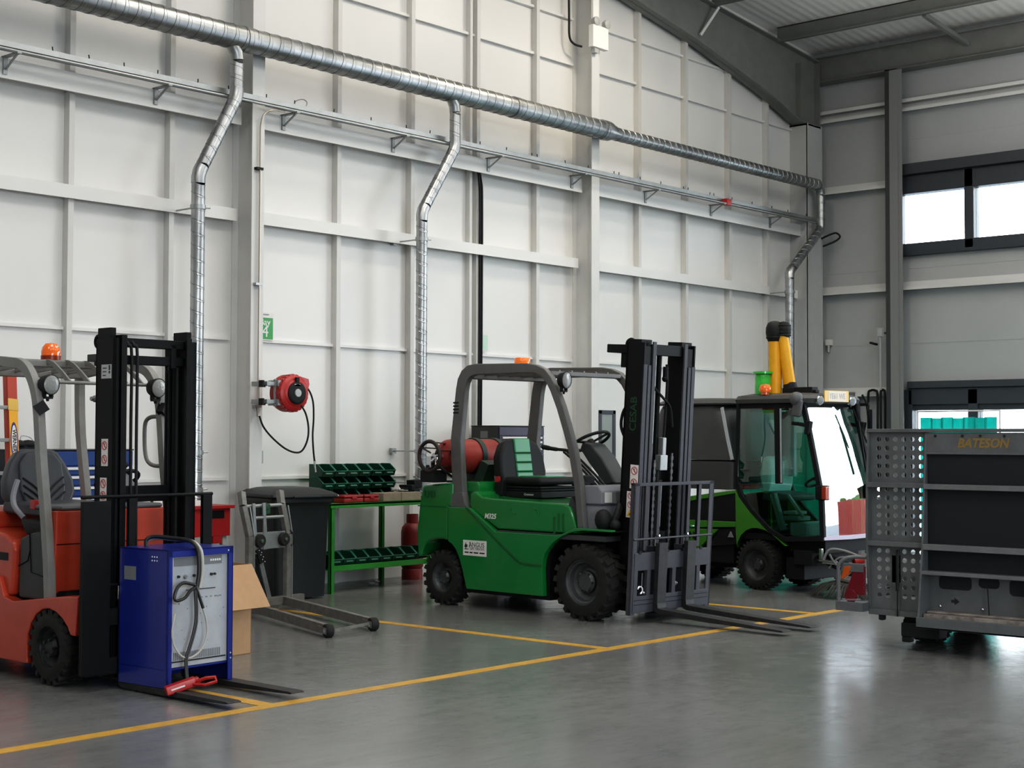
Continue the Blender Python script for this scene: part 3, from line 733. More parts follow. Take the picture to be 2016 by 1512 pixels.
# ================================================================== VEHICLE HELPERS
def wheel(parent, cx, yo, yi, R, rim, hubr, rimmat, lugs=22, lug=.016, dish=.06, cz=None, label=None, bolts=6):
    """wheel on a y axle; yo = outer face, yi = inner face"""
    cz = R if cz is None else cz; s = 1 if yi > yo else -1; W = abs(yi-yo)
    c = (cx, yo, cz); t = MB(); Rc = R-lug
    prof = [(rim*1.0,.03),(rim*1.02,.0),(rim+.35*(Rc-rim),-.006),(rim+.75*(Rc-rim),.004),(Rc-.012,.02),(Rc,.045),(Rc,W-.045),(Rc-.012,W-.02),(rim+.6*(Rc-rim),W+.004),(rim,W-.01)]
    t.lathe([(r_, s*h) for r_, h in prof], c, 'y', 48, cap=False)
    for i in range(lugs):
        for k in (0, 1):
            a = 2*pi*(i+.5*k)/lugs; hh = W*(.27 if k == 0 else .73)
            ang = s*(.28 if k == 0 else -.28)
            M = Matrix.Translation(V(c))@Matrix.Rotation(-a, 4, 'Y')@Matrix.Translation((Rc+lug*.35, s*hh, 0))@Matrix.Rotation(ang, 4, 'X')
            b = MB(); b.box(-.035, lug*.65, -W*.25, W*.25, -2*pi*R/lugs*.24, 2*pi*R/lugs*.24); b.xf(M); t.add(b.v, b.f)
    o = t.build('wheel', RUBBER, parent, ang=30, label=label)
    r = MB(); r.lathe([(q, s*h) for q, h in [(rim*1.06,-.002),(rim*1.06,.012),(rim*.97,.014),(rim*.93,.03),(rim*.86,.036),(rim*.80,dish),(rim*.62,dish+.02),(hubr*1.25,dish+.015),(hubr*1.2,dish-.01),(hubr,dish-.02),(hubr*.9,dish-.03),(0,dish-.03)]], c, 'y', 40, cap=False)
    r.lathe([(rim*1.06, s*W*.9),(0, s*W*.9)], c, 'y', 24, cap=False)
    r.build('rim', rimmat, o, ang=35)
    h = MB()
    for i in range(bolts):
        a = 2*pi*i/bolts; h.cyl((cx+cos(a)*hubr*1.0, yo+s*(dish-.045), cz+sin(a)*hubr*1.0), (cx+cos(a)*hubr*1.0, yo+s*(dish+.01), cz+sin(a)*hubr*1.0), .010, n=6)
    h.build('wheel_nut', rimmat, o)
    return o

def side_sticker(parent, T, x0, x1, z0, z1, y, rings, tri, name='warning_sticker'):
    """white strip on a face looking to -y with red prohibition rings and a yellow triangle"""
    b = MB(); b.box(x0, x1, y-.0015, y, z0, z1); b.xf(T); o = b.build(name, STICK, parent, smooth=False, label='white sticker with red prohibition rings')
    w = x1-x0; cx = (x0+x1)/2; n = rings+tri; h = (z1-z0)/n; rr = min(w*.40, h*.40)
    q = MB(); k_ = MB()
    for i in range(rings):
        zc = z1-h*(i+.5)
        q.torus((cx, y-.002, zc), (0,1,0), rr*.88, rr*.10, 24, 5)
        q.bar((cx-rr*.6, y-.002, zc+rr*.6), (cx+rr*.6, y-.002, zc-rr*.6), rr*.13, .001, (0,1,0))
        k_.sphere((cx-rr*.1, y-.0018, zc+rr*.42), rr*.14, 8, 5, sy=.1)
        k_.bar((cx-rr*.1, y-.0018, zc+rr*.25), (cx+rr*.05, y-.0018, zc-rr*.2), .001, rr*.25, (1,0,0))
        k_.bar((cx+rr*.05, y-.0018, zc-rr*.2), (cx+rr*.4, y-.0018, zc-rr*.45), .001, rr*.16, (0,0,1))
    q.xf(T); q.build('symbol', REDINK, o); k_.xf(T)
    if rings: k_.build('pictogram', INK, o)
    if tri:
        zc = z0+h*.5; t = MB(); t.prism([(cx-rr*1.1, zc-rr*.9), (cx+rr*1.1, zc-rr*.9), (cx, zc+rr*1.1)], 'y', y-.003, y-.0015); t.xf(T); t.build('triangle', YELL, o, smooth=False)
        t = MB(); t.prism([(cx-rr*.35, zc-rr*.55), (cx+rr*.35, zc-rr*.45), (cx+rr*.1, zc+rr*.1)], 'y', y-.0036, y-.003); t.xf(T); t.build('pictogram', INK, o, smooth=False)
    return o

def work_light(parent, c, R, d, face=(1,0,0), bracket=True, name='work_light', lens=None):
    """round lamp: black shell, glass lens; c = centre of the lens"""
    F = V(face).normalized(); b = MB(); b.lathe([(0,-d),(R*.55,-d),(R*.9,-d*.75),(R*1.05,-d*.2),(R*1.08,.0),(R*1.0,.006)], c, face, 28, cap=False); o = b.build(name, BLACKM, parent)
    l = MB(); l.lathe([(R*1.0,.002),(R*.8,.008),(R*.5,.011),(0,.012)], c, face, 28, cap=False); l.build('lens', lens or mat('lamp_lens', (.30,.31,.30), .15, coat=.6, bump=.3, bscale=70), o)
    if bracket:
        k = MB(); cc = V(c)-F*d*.4; s = F.cross(V((0,0,1))).normalized()
        for e in (-1, 1): k.bar(cc+s*e*R*.45-V((0,0,R*.75)), cc+s*e*R*.45-V((0,0,R*1.35)), .012, .03, F)
        k.bar(cc-s*R*.5-V((0,0,R*1.38)), cc+s*R*.5-V((0,0,R*1.38)), .03, .014); k.cyl(cc-V((0,0,R*1.3)), cc-V((0,0,R*1.75)), .014, .008, 8)
        k.build('lamp_bracket', BLACKM, o)
    return o

def chain(mb, p0, p1, pitch=.028, w=.030, d=.016):
    p0 = V(p0); p1 = V(p1); L_ = (p1-p0).length; n = int(L_/pitch); dr = (p1-p0).normalized()
    for i in range(n):
        c = p0+dr*(i+.5)*pitch; ww = w if i % 2 else w*.6
        mb.bar(c-dr*pitch*.52, c+dr*pitch*.52, ww, d if i % 2 else d*.8, (1,0,0))

def fork(parent, T, y, w, x0, z0, ztop, L_, th=.04, m=None, flat=False):
    """L shaped fork: shank and tapering blade as one forging, x0 = back face of shank"""
    pts = [(x0,ztop),(x0,z0+.05),(x0+.015,z0+.012),(x0+.05,z0)]
    out = [(x0+.05+L_*.4,z0+.001),(x0+L_-.02,z0+th*.62),(x0+L_,z0+th*.72),(x0+L_,z0+th*.86),(x0+L_-.02,z0+th),(x0+.07,z0+th),(x0+.05,z0+th+.006),(x0+th+.004,z0+.06+th*.4),(x0+th,z0+.09),(x0+th,ztop)]
    b = MB(); b.prism(pts+out, 'y', y-w/2, y+w/2); b.xf(T)
    o = b.build('fork', m or FORKS, parent, bev=.003)
    p = MB(); p.cyl((x0-.02, y-w*.3, ztop-.03), (x0-.02, y-w*.3, ztop+.05), .009, n=8); p.cyl((x0-.02, y-w*.3, ztop+.05), (x0+.02, y-w*.3, ztop+.06), .008, n=8); p.xf(T); p.build('locking_pin', CHROME, o)
    return o

# ================================================================== GREEN GAS FORKLIFT
GH = radians(-92.6)
gf = thing('forklift', 'green gas forklift with black mast, grey overhead guard and forks lowered to the floor', 'forklift', (10.310, -4.0176, 0), GH)
RIMG = mat('grey_rim', (.10,.105,.11), .42, .5, var=.15, vscale=20)
for s in (-1, 1):
    wheel(gf, -.03, s*.575, s*.35, .315, .185, .075, RIMG, 20, .011, .075)
    wheel(gf, -1.72, s*.555, s*.385, .245, .135, .05, RIMG, 20, .008, .05)
# counterweight
aw = [(-1.655,.575),(-1.72,.59),(-1.80,.588),(-1.88,.570),(-1.945,.532),(-1.985,.47),(-1.995,.42)]
cwp = [(-1.645,.885),(-1.60,.90),(-1.585,1.10),(-1.985,1.07),(-2.03,.885),(-2.06,.66),(-2.05,.42)]+aw[::-1]
cw = MB(); cw.prism(cwp, 'y', -.55, .55)
o = cw.build('counterweight', GREEN, gf, bev=.028, seg=3, ang=30)
text('fleet_number', 'U43', .085, GREEND, o, (-1.88,-.5525,.985), (1,0,0), (0,0,1), .0008, bold=.002)
sm = MB(); sm.box(-2.046,-1.66,-.5515,-.545,.875,.885); sm.build('seam', GREEND, o, smooth=False)
# lower body with wheel arches
af = [(-.487,.40),(-.475,.47),(-.452,.53),(-.41,.578),(-.376,.611),(-.33,.645),(-.27,.676),(-.194,.707),(-.11,.727),(-.03,.737)]
ar = [(-1.40,.165),(-1.425,.25),(-1.455,.34),(-1.49,.43),(-1.53,.50),(-1.585,.55),(-1.64,.575)]
bp = ar[::-1]+[(-.475,.165)]+af+[(.28,.737),(.28,.757),(-.03,.762),(-.12,.757),(-.30,.69),(-1.04,.69),(-1.36,.885),(-1.635,.885)]
for s in (-1, 1):
    b = MB(); b.prism(bp, 'y', s*.56, s*.50); b.build('side_panel', GREEN, gf, bev=.012, ang=30)
    wl_ = MB(); strip(wl_, af+[(.28,.737)], min(s*.50,s*.30), max(s*.50,s*.30), .004); strip(wl_, [(x,z) for x,z in ar], min(s*.50,s*.30), max(s*.50,s*.30), .004)
    wl_.box(-.47,.28,min(s*.31,s*.30),max(s*.31,s*.30),.2,.74); wl_.build('wheel_arch', BLACKM, gf, smooth=False)
    e = MB(); y_ = s*.562
    pth = [(-1.41,.885),(-1.36,.862),(-1.02,.615),(-.79,.462),(-.74,.437),(-.66,.425),(-.49,.425)]
    e.rtube([(x,y_,z) for x,z in pth], .008, .022, (0,1,0)); e.build('trim_line', GREEND, gf, bev=.003)
b = MB(); b.box(-1.98,.30,-.33,.33,.13,.57); b.box(-1.6,-.45,-.50,.50,.13,.66); b.box(-.5,.30,-.30,.30,.3,.72); b.cyl((-1.72,-.5,.245),(-1.72,.5,.245),.05); b.cyl((-.03,-.5,.315),(-.03,.5,.315),.09); b.box(-.3,.30,-.30,.30,.2,.45)
b.build('chassis', BLACKM, gf, smooth=False)
b = MB(); b.box(-1.04,.20,-.54,.54,.655,.700); b.build('step_plate', PLG, gf, bev=.006)
# engine hood
hd = [(-.13,.705),(-.13,.76),(-.165,.86),(-.20,.93),(-.26,.955),(-.70,.965),(-1.12,.975),(-1.24,.985),(-1.31,1.02),(-1.345,1.035),(-1.385,1.01),(-1.395,.91),(-1.37,.875),(-1.04,.705)]
b = MB(); b.prism(hd, 'y', -.53, .53); ho = b.build('hood', GREEN, gf, bev=.03, seg=3, ang=25)
text('model_badge', 'M325', .062, STICK, ho, (-1.13,-.532,.815), (1,0,0), (0,0,1), .001, shear=.25, bold=.0015)
for k, (x, z) in enumerate([(-.32,.83),(-.37,.80),(-.27,.83)]):
    v = MB(); v.box(x-.012, x+.012, -.534, -.528, z-.10, z+.04); v.build('air_slot', GREEND, ho, bev=.004)
v = MB(); v.tube(smooth_pts([(-.86,-.531,.90),(-.85,-.533,.86),(-.82,-.533,.845)], 4), .006, 6); v.tube(smooth_pts([(-.60,-.531,.90),(-.56,-.533,.89),(-.55,-.533,.85)], 4), .006, 6); v.build('hood_catch', GREEN, ho)
b = MB(); b.prism([(-1.62,.88),(-1.34,.88),(-1.33,1.03),(-1.36,1.115),(-1.58,1.11),(-1.62,1.10)], 'y', -.46, .46); b.build('rear_deck', GREEN, gf, bev=.02, ang=30)
b = MB(); b.box(-1.60,-1.34,-.47,-.455,1.02,1.03); b.build('deck_seam', GREEND, gf, smooth=False)
# company plate
b = MB(); b.box(-1.435,-1.145,-.5635,-.56,.462,.598); pl = b.build('company_plate', STICK, gf, smooth=False, label='white company sticker')
text('lettering', 'ANGUS', .058, mat('dark_green_ink', (.02,.07,.045), .5), pl, (-1.265,-.5637,.558), (1,0,0), (0,0,1), .0008)
text('lettering', 'LIFT TRUCKS', .030, INK, pl, (-1.258,-.5637,.524), (1,0,0), (0,0,1), .0008)
b = MB(); b.box(-1.405,-1.395,-.5645,-.5635,.522,.575); b.box(-1.42,-1.365,-.5645,-.5635,.516,.522); b.prism([(-1.42,.535),(-1.38,.535),(-1.38,.56),(-1.41,.56)], 'y', -.5645, -.5635); b.box(-1.352,-1.347,-.5645,-.5635,.53,.585); b.build('truck_emblem', mat('dark_green_ink', (.02,.07,.045), .5), pl, smooth=False)
b = MB()
for x0, x1 in ((-1.415,-1.365),(-1.352,-1.315),(-1.300,-1.245),(-1.228,-1.165)): b.box(x0, x1, -.5643, -.5635, .484, .495)
b.build('small_print', INK, pl, smooth=False)
# overhead guard
GP = [(-.075,.75),(-.115,1.10),(-.18,1.396),(-.245,1.58),(-.315,1.76),(-.39,1.915),(-.445,2.0),(-.51,2.06),(-.60,2.092),(-.72,2.105),(-1.34,2.112),(-1.41,2.098),(-1.46,2.065),(-1.495,2.01),(-1.515,1.93),(-1.575,1.472),(-1.545,1.05),(-1.54,.93)]
GW = [.075]*9+[.085,.10,.11,.115,.12,.12,.13,.14,.16]
for s in (-1, 1):
    b = MB(); b.rtube([(x, s*.50, z) for x, z in GP], .065, GW, (0,1,0)); go = b.build('overhead_guard', GUARDG, gf, bev=.014, seg=2, ang=30, label='grey guard side frame')
    f_ = MB(); f_.prism([(-1.63,.885),(-1.40,.875),(-1.44,.93),(-1.47,1.02),(-1.62,1.0)], 'y', s*.545, s*.47); f_.build('guard_foot', GUARDG, go, bev=.008)
    v = MB()
    for i in range(4): v.box(-1.60, -1.53, min(s*.5325,s*.5345), max(s*.5325,s*.5345), 1.72+.03*i, 1.735+.03*i)
    v.build('guard_vent', BLACKM, go, smooth=False)
b = MB(); b.box(-1.50,-1.40,-.47,.47,2.03,2.10); b.build('guard_crossbar', GUARDG, gf, bev=.012)
b = MB(); b.bar((-.50,-.47,2.055),(-.50,.47,2.055),.07,.04,(0,0,1)); b.build('guard_crossbar', GUARDG, gf, bev=.01)
for i in range(5):
    y = -.32+.16*i; b = MB(); b.box(-1.42,-.50,y-.012,y+.012,2.06,2.09); b.build('guard_bar', GUARDG, gf, bev=.004)
b = MB(); b.cyl((-1.25,0,2.09),(-1.25,0,2.135),.05); b.lathe([(.072,2.135),(.075,2.15),(.073,2.22),(.066,2.232),(0,2.234)], (-1.25,0,0), 'z', 24); b.build('beacon', ORANGE, gf)
for s in (-1, 1): work_light(gf, (-.27, s*.49, 1.99), .068, .075, (.98,.12,-.04))
# seat
SB = Matrix.Translation((-1.20,0,1.08))@Matrix.Rotation(radians(-9), 4, 'Y')
b = MB(); b.prism([(-.27,.0),(-.30,.12),(-.285,.27),(-.22,.38),(-.12,.428),(.12,.428),(.22,.38),(.285,.27),(.30,.12),(.27,.0)], 'x', -.11, .0); b.xf(SB)
bk = b.build('backrest', BLACKM, gf, bev=.028, seg=3, ang=50)
pads = []
for i, (z0, z1) in enumerate([(.29,.425),(.205,.285),(.12,.20),(.03,.115)]):
    b = MB(); b.box(-.02,.012,-.105,.105,z0,z1); b.xf(SB); b.build('backrest_pad', mat('green_vinyl', (.03,.24,.10), .35), bk, bev=.012, seg=3)
b = MB(); b.box(-1.24,-.80,-.26,.26,1.085,1.155); ch = b.build('seat_cushion', BLACKM, gf, bev=.03, seg=3)
b = MB(); b.box(-1.16,-.83,-.13,.13,1.15,1.163); b.build('cushion_pad', mat('green_vinyl', (.03,.24,.10), .35), ch, bev=.006)
b = MB(); b.box(-1.30,-.78,-.25,.25,.975,1.03); b.box(-1.27,-.80,-.235,.235,1.03,1.055); b.box(-1.29,-.79,-.25,.25,1.055,1.075); b.prism([(-1.30,.985),(-1.22,.985),(-1.20,1.13),(-1.30,1.12)], 'y', -.30, .30); st_ = b.build('seat_base', BLACKM, gf, bev=.012)
text('lettering', 'Grammer', .03, STICK, st_, (-.93,-.2515,1.005), (1,0,0), (0,0,1), .0006, shear=.2)
b = MB(); b.box(-1.30,-1.24,-.30,-.26,1.10,1.16); b.build('seat_belt_buckle', mat('red_plastic', (.42,.03,.03), .35), st_, bev=.006)
# cockpit
b = MB(); b.prism([(.10,.74),(.10,1.06),(.06,1.11),(-.10,1.11),(-.14,1.05),(-.14,.74)], 'y', -.47, .47); fc = b.build('front_cowl', mat('pale_grey_plastic', (.24,.245,.27), .4, var=.05), gf, bev=.014)
b = MB(); b.box(-.145,.105,-.475,.475,.945,.962); b.box(-.145,-.139,-.475,.475,.86,.864); b.build('cowl_groove', ANTH, fc, smooth=False)
b = MB(); b.box(.1,.1035,-.43,-.34,.97,1.055); cs = b.build('sticker', STICK, fc, smooth=False); 
b = MB(); b.box(-.148,-.142,-.47,-.44,.965,1.05); b.build('sticker', STICK, fc, smooth=False)
b = MB(); b.prism([(-.14,.70),(-.155,.95),(-.21,1.02),(-.24,.95),(-.20,.76)], 'y', -.50, .50); b.build('leg_guard', PLG, gf, bev=.01)
b = MB(); b.prism([(-.18,1.10),(-.06,1.12),(-.22,1.34),(-.34,1.45),(-.44,1.47),(-.47,1.41),(-.36,1.28)], 'y', -.10, .10); sc = b.build('steering_column', PLG, gf, bev=.02, seg=3)
for i in range(3):
    b = MB(); y = -.17-.05*i; b.tube(smooth_pts([(-.12,y,1.10),(-.24,y,1.20),(-.40,y,1.32),(-.50,y,1.385)], 5), .011, 8); b.build('lever', BLACKM, gf)
b = MB(); b.tube(smooth_pts([(-.46,-.12,1.36),(-.56,-.16,1.395),(-.68,-.17,1.405),(-.77,-.17,1.415),(-.84,-.17,1.425)], 5), [.012]*5+[.014]*5+[.018]*5+[.022]*5+[.02], 10); b.build('gear_lever', BLACKM, gf)
Wx = Matrix.Translation((-.43,0,1.475))@Matrix.Rotation(radians(-28), 4, 'Y')
b = MB(); b.torus((0,0,0), (0,0,1), .175, .014, 36, 10); sw = b.xf(Wx).build('steering_wheel', BLACKM, gf)
b = MB(); b.cyl((0,0,-.05),(0,0,.012),.04,.03)
for a in (.5, 2.6, 4.7): b.bar((0,0,-.015),(cos(a)*.17, sin(a)*.17, 0), .026, .012)
b.xf(Wx).build('wheel_spoke', BLACKM, sw)
b = MB(); b.obox((-.18,-.36,1.14),(.12,.14,.09),(0,-.2,0)); b.prism([(-.26,1.10),(-.10,1.10),(-.14,1.18),(-.22,1.17)], 'y', -.46,-.36); dc = b.build('instrument_pod', BLACKM, gf, bev=.02, seg=3)
b = MB(); b.cyl((-.18,-.462,1.135),(-.18,-.455,1.135),.022); b.build('switch', STICK, dc)
b = MB(); b.tube(smooth_pts([(.20,-.45,.78),(.22,-.40,.90),(.16,-.30,.96)], 4), .03, 8); b.sphere((.12,-.47,.83), .075, 12, 8, sz=1.2); b.sphere((.22,-.44,.79), .05, 10, 8); b.build('hydraulic_hose', BLACKM, gf)

# ---- mast
TM = Matrix.Translation((.32,0,0))@Matrix.Rotation(radians(3.4), 4, 'Y')
ZT = 2.31
for s in (-1, 1):
    b = MB(); b.box(-.19,-.0,min(s*.345,s*.325),max(s*.345,s*.325),.08,ZT-.02); b.box(-.19,-.165,min(s*.345,s*.26),max(s*.345,s*.26),.08,ZT-.02); b.box(-.185,-.01,min(s*.325,s*.20),max(s*.325,s*.20),.10,ZT-.05)
    b.box(-.19,-.04,min(s*.34,s*.20),max(s*.34,s*.20),ZT-.10,ZT+.005)
    mo = b.xf(TM).build('mast_rail', BLACK, gf, bev=.004)
    for j, (ya, yb, zt) in enumerate([(.345,.298,ZT-.20),(.286,.250,ZT-.205),(.232,.19,ZT-.01)]):
        k = MB(); k.box(-.012,.004,min(s*ya,s*yb),max(s*ya,s*yb),.10,zt); k.xf(TM).build('rail_flange', RAILG, mo, bev=.003)
    if s < 0:
        text('lettering', 'CESAB', .098, mat('dark_green_lettering', (.008,.055,.022), .5), mo, TM@V((-.085,-.3455,1.70)), TM.to_3x3()@V((0,0,1)), TM.to_3x3()@V((-1,0,0)), .0008, sx=1.0, bold=.002)
        side_sticker(mo, TM, -.09,-.005,1.09,1.285,-.3455, 2, 0)
        side_sticker(mo, TM, -.115,-.035,.85,1.065,-.3455, 2, 1)
b = MB(); b.box(-.14,-.02,-.20,.20,2.19,2.28); b.box(-.14,-.06,-.20,.20,.12,.30); b.box(-.16,-.10,-.2,.2,1.15,1.25); b.xf(TM).build('mast_crosshead', BLACK, gf, bev=.006)
b = MB(); b.box(-.44,-.19,-.30,-.05,2.20,2.27); b.box(-.30,-.19,-.28,-.15,2.08,2.20); b.xf(TM).build('mast_bracket', BLACK, gf, bev=.004)
b = MB(); b.torus((-.205,-.27,2.27), (0,1,0), .045, .014, 20, 8); b.xf(TM).build('lifting_eye', BLACK, gf)
b = MB(); b.cyl((-.10,-.02,.15),(-.10,-.02,1.25),.045); b.cyl((-.10,-.02,1.25),(-.10,-.02,2.2),.022); b.xf(TM).build('lift_cylinder', BLACK, gf)
b = MB(); b.obox((-.05,.01,1.42),(.05,.05,.18)); b.obox((-.045,.0,1.30),(.06,.10,.13)); b.xf(TM).build('chain_anchor', GALVD, gf, bev=.008)
for y in (-.125, .105):
    b = MB(); chain(b, (-.02,y,.40), (-.02,y,1.40 if y > 0 else 1.33)); b.xf(TM).build('lift_chain', mat('chain_steel', (.08,.08,.085), .4, .7), gf, smooth=False)
b = MB(); b.tube(smooth_pts([(-.08,.06,2.12),(-.06,.05,1.95),(-.06,.04,1.6),(-.06,.03,1.44)], 4), .012, 8); b.tube(smooth_pts([(-.08,-.16,2.05),(-.05,-.14,1.93),(-.04,-.02,1.84),(-.04,.08,1.76),(-.04,.12,1.6)], 5), .011, 8); b.xf(TM).build('hydraulic_hose', BLACKM, gf)
b = MB(); b.tube(smooth_pts([(-.26,-.24,2.08),(-.24,-.24,1.9),(-.21,-.26,1.80),(-.26,-.27,1.70),(-.27,-.27,1.58),(-.20,-.27,1.46)], 5), .013, 8); b.tube(smooth_pts([(-.20,-.24,2.06),(-.20,-.25,1.83),(-.235,-.26,1.70),(-.235,-.26,1.58),(-.19,-.26,1.5)], 5), .013, 8); b.xf(TM).build('hydraulic_hose', BLACKM, gf)
b = MB(); b.cyl((-.02,-.03,2.10),(-.02,-.03,2.0),.022); b.sphere((-.02,-.03,2.00),.028,10,8); b.xf(TM).build('chain_pulley', BLACK, gf)
# ---- carriage and load backrest
XC = .09
b = MB(); b.box(XC,XC+.035,-.50,.50,.44,.585); b.box(XC,XC+.035,-.50,.50,.10,.235); b.box(XC-.09,XC,-.20,-.16,.12,.62); b.box(XC-.09,XC,.16,.20,.12,.62)
for y in (-.50,-.33,.0,.33): b.box(XC+.0,XC+.034,y,y+.05,.22,.45)
ca = b.xf(TM).build('carriage', RAILG, gf, bev=.005)
b = MB()
for y in (-.45,-.09,.1,.36): b.box(XC+.03,XC+.037,y,y+.03,.575,.60)
for z in (.20,.165): b.box(XC+.0352,XC+.037,-.49,.49,z,z+.004)
b.xf(TM).build('carriage_notch', BLACK, ca, smooth=False)
b = MB(); b.cyl((XC+.02,-.38,.42),(XC+.02,-.38,.31),.006,n=8); b.torus((XC+.02,-.40,.28),(1,0,0),.03,.007,16,6,.3,4.6); b.sphere((XC+.02,-.35,.255),.012,8,6); b.xf(TM).build('carriage_hook', CHROME, ca)
b = MB(); b.sphere((XC-.02,.10,.30),.03,10,8); b.xf(TM).build('carriage_bolt', CHROME, ca)
lb = MB()
for s in (-1, 1): lb.box(XC-.01,XC+.03,min(s*.535,s*.515),max(s*.535,s*.515),.085,1.15); lb.box(XC+.02,XC+.03,min(s*.535,s*.47),max(s*.535,s*.47),.085,1.15)
lb.box(XC-.01,XC+.03,-.535,.535,1.125,1.150); lbo = lb.xf(TM).build('load_backrest', RAILG, gf, bev=.003)
for y in (-.36,-.20,.20,.35):
    b = MB(); b.box(XC-.005,XC+.02,y-.02,y+.02,.60,1.13); b.xf(TM).build('backrest_bar', mat('dark_mast_grey', (.035,.036,.042), .4, .4), lbo, bev=.003)
b = MB(); b.cyl((XC+.03,-.52,.695),(XC+.03,.52,.695),.009,n=8); b.xf(TM).build('backrest_rod', RAILG, lbo)
for y in (-.185,.195): fork(gf, TM, y, .115, XC+.036, .085, .66, 1.26, .042)

# ---- gas bottle strapped behind the seat
gb = thing('gas_bottle', 'red gas bottle lying in the cradle behind the green forklift seat', 'gas bottle', (10.310+cos(GH)*-1.78, -4.0176+sin(GH)*-1.78, 1.335), GH)
b = MB(); b.lathe([(.0,.27),(.07,.262),(.12,.235),(.150,.19),(.157,.14),(.157,-.38),(.15,-.43),(.12,-.475),(.06,-.50),(.0,-.505)], (0,0,0), 'y', 36); b.build('body', mat('faded_red_paint', (.34,.045,.035), .5, var=.2, vscale=9), gb)
b = MB(); b.torus((0,-.655,0),(0,1,0),.135,.018,32,8)
for a in (.4, 2.5, 4.4): b.bar((cos(a)*.05,-.60,sin(a)*.05),(cos(a)*.13,-.655,sin(a)*.13),.05,.012)
b.lathe([(.13,-.50),(.135,-.655),(.125,-.655),(.12,-.50)], (0,0,0), 'y', 24) if False else None
for a in (.4, 1.5, 2.5, 4.4, 5.4): b.bar((cos(a)*.115,-.47,sin(a)*.115),(cos(a)*.13,-.655,sin(a)*.13),.035,.01)
b.build('collar', mat('dark_brown_metal', (.03,.02,.018), .5), gb)
b = MB(); b.cyl((0,-.50,0),(0,-.60,0),.03); b.cyl((0,-.57,0),(.05,-.60,-.05),.018,n=10); b.obox((-.02,-.62,-.05),(.06,.05,.10)); vo = b.build('valve', CHROME, gb)
b = MB(); b.tube(smooth_pts([(.05,-.60,-.05),(.10,-.60,-.10),(.11,-.52,-.16),(.06,-.42,-.19)], 4), .012, 8); b.build('gas_hose', BLACKM, vo)
b = MB(); b.lathe([(.158,-.03),(.163,-.03),(.163,.02),(.158,.02)], (0,-.10,0), 'y', 32, cap=False); b.build('strap', BLACKM, gb)
cr = MB(); X0 = -1.78
for y in (-.10, .16):
    cr.lathe([(.158,-.03),(.168,-.03),(.168,.03),(.158,.03)], (X0,y,1.335), 'y', 32, cap=False)
    cr.box(X0-.14,X0+.14,y-.02,y+.02,1.08,1.20)
cr.box(X0-.15,X0+.15,-.30,.25,1.09,1.11); cr.prism([(X0+.10,1.10),(X0+.22,1.10),(X0+.30,1.26),(X0+.20,1.30)], 'y', -.20, .15)
cr.build('bottle_cradle', mat('dark_green_grey', (.03,.055,.045), .5), gf, bev=.004)
b = MB(); b.box(X0-.12,X0+.05,-.66,-.48,1.10,1.21); b.cyl((X0-.03,-.60,1.20),(X0-.03,-.60,1.26),.05); b.build('gas_regulator', BLACKM, gf, bev=.01)
b = MB(); b.lathe([(.0,0),(.035,0),(.04,.03),(.035,.07),(.018,.085),(.016,.11),(0,.112)], (-1.45,-.10,1.115), 'z', 16); b.build('filler_cap', STICK, gf)
# ================================================================== RED ELECTRIC FORKLIFT
RH = radians(-91)
rf = thing('forklift', 'red electric forklift with black mast and tubular grey guard carrying the blue charger', 'forklift', (5.538, -3.670, 0), RH)
for s in (-1, 1):
    wheel(rf, -.06, s*.505, s*.33, .228, .125, .05, mat('black_rim', (.016,.018,.018), .5), 20, .008, .04, bolts=5)
    wheel(rf, -1.28, s*.48, s*.34, .19, .10, .04, mat('black_rim', (.016,.018,.018), .5), 20, .006, .04, bolts=5)
arcp = [(-.31,.105),(-.315,.20),(-.30,.29),(-.265,.36),(-.21,.415),(-.14,.45),(-.068,.460),(.01,.447),(.08,.415),(.14,.37),(.175,.32)]
bp = arcp+[(.235,.32),(.262,.56),(.10,.548),(-.48,.478),(-.60,.50),(-.66,.62),(-1.55,.62),(-1.60,.45),(-1.55,.105)]
for s in (-1, 1):
    b = MB(); b.prism(bp, 'y', s*.50, s*.42); so_ = b.build('side_panel', RED, rf, bev=.012, ang=28)
    w_ = MB(); strip(w_, arcp, min(s*.42,s*.28), max(s*.42,s*.28), .004); w_.box(-.32,.26,min(s*.285,s*.28),max(s*.285,s*.28),.1,.5); w_.build('wheel_arch', BLACKM, rf, smooth=False)
    b = MB(); b.torus((-.83,s*.501,.30),(0,1,0),.14,.004,30,5); b.build('round_badge', STICK, so_)
b = MB(); b.box(-1.5,.20,-.42,.42,.10,.46); b.box(-1.2,.22,-.28,.28,.08,.5); b.cyl((-.06,-.4,.228),(-.06,.4,.228),.07); b.build('chassis', BLACKM, rf, smooth=False)
b = MB(); b.prism([(-.64,.482),(-.46,.478),(.10,.535),(.10,.51),(-.64,.46)], 'y', -.47, .47); b.build('step_mat', BLACKM, rf, bev=.004)
b = MB(); b.prism([(-.565,.50),(-.545,.62),(-.53,.80),(-.555,.845),(-.66,.885),(-.80,.90),(-1.55,.93),(-1.60,.5)], 'y', -.47, .47); bc = b.build('battery_cover', RED, rf, bev=.03, seg=3, ang=20)
b = MB(); b.box(-.72,-.60,-.474,-.468,.72,.77); b.build('grip_recess', BLACKM, bc, bev=.012)
b = MB(); b.box(-1.50,-.95,-.40,.44,.90,1.02); b.build('rear_cover', RED, rf, bev=.03)
b = MB(); b.prism([(-.53,.49),(-.17,.49),(-.17,.905),(-.30,.915),(-.40,.90),(-.52,.865)], 'y', -.44, -.20); sb = b.build('side_trim', PLG, rf, bev=.02, ang=30)
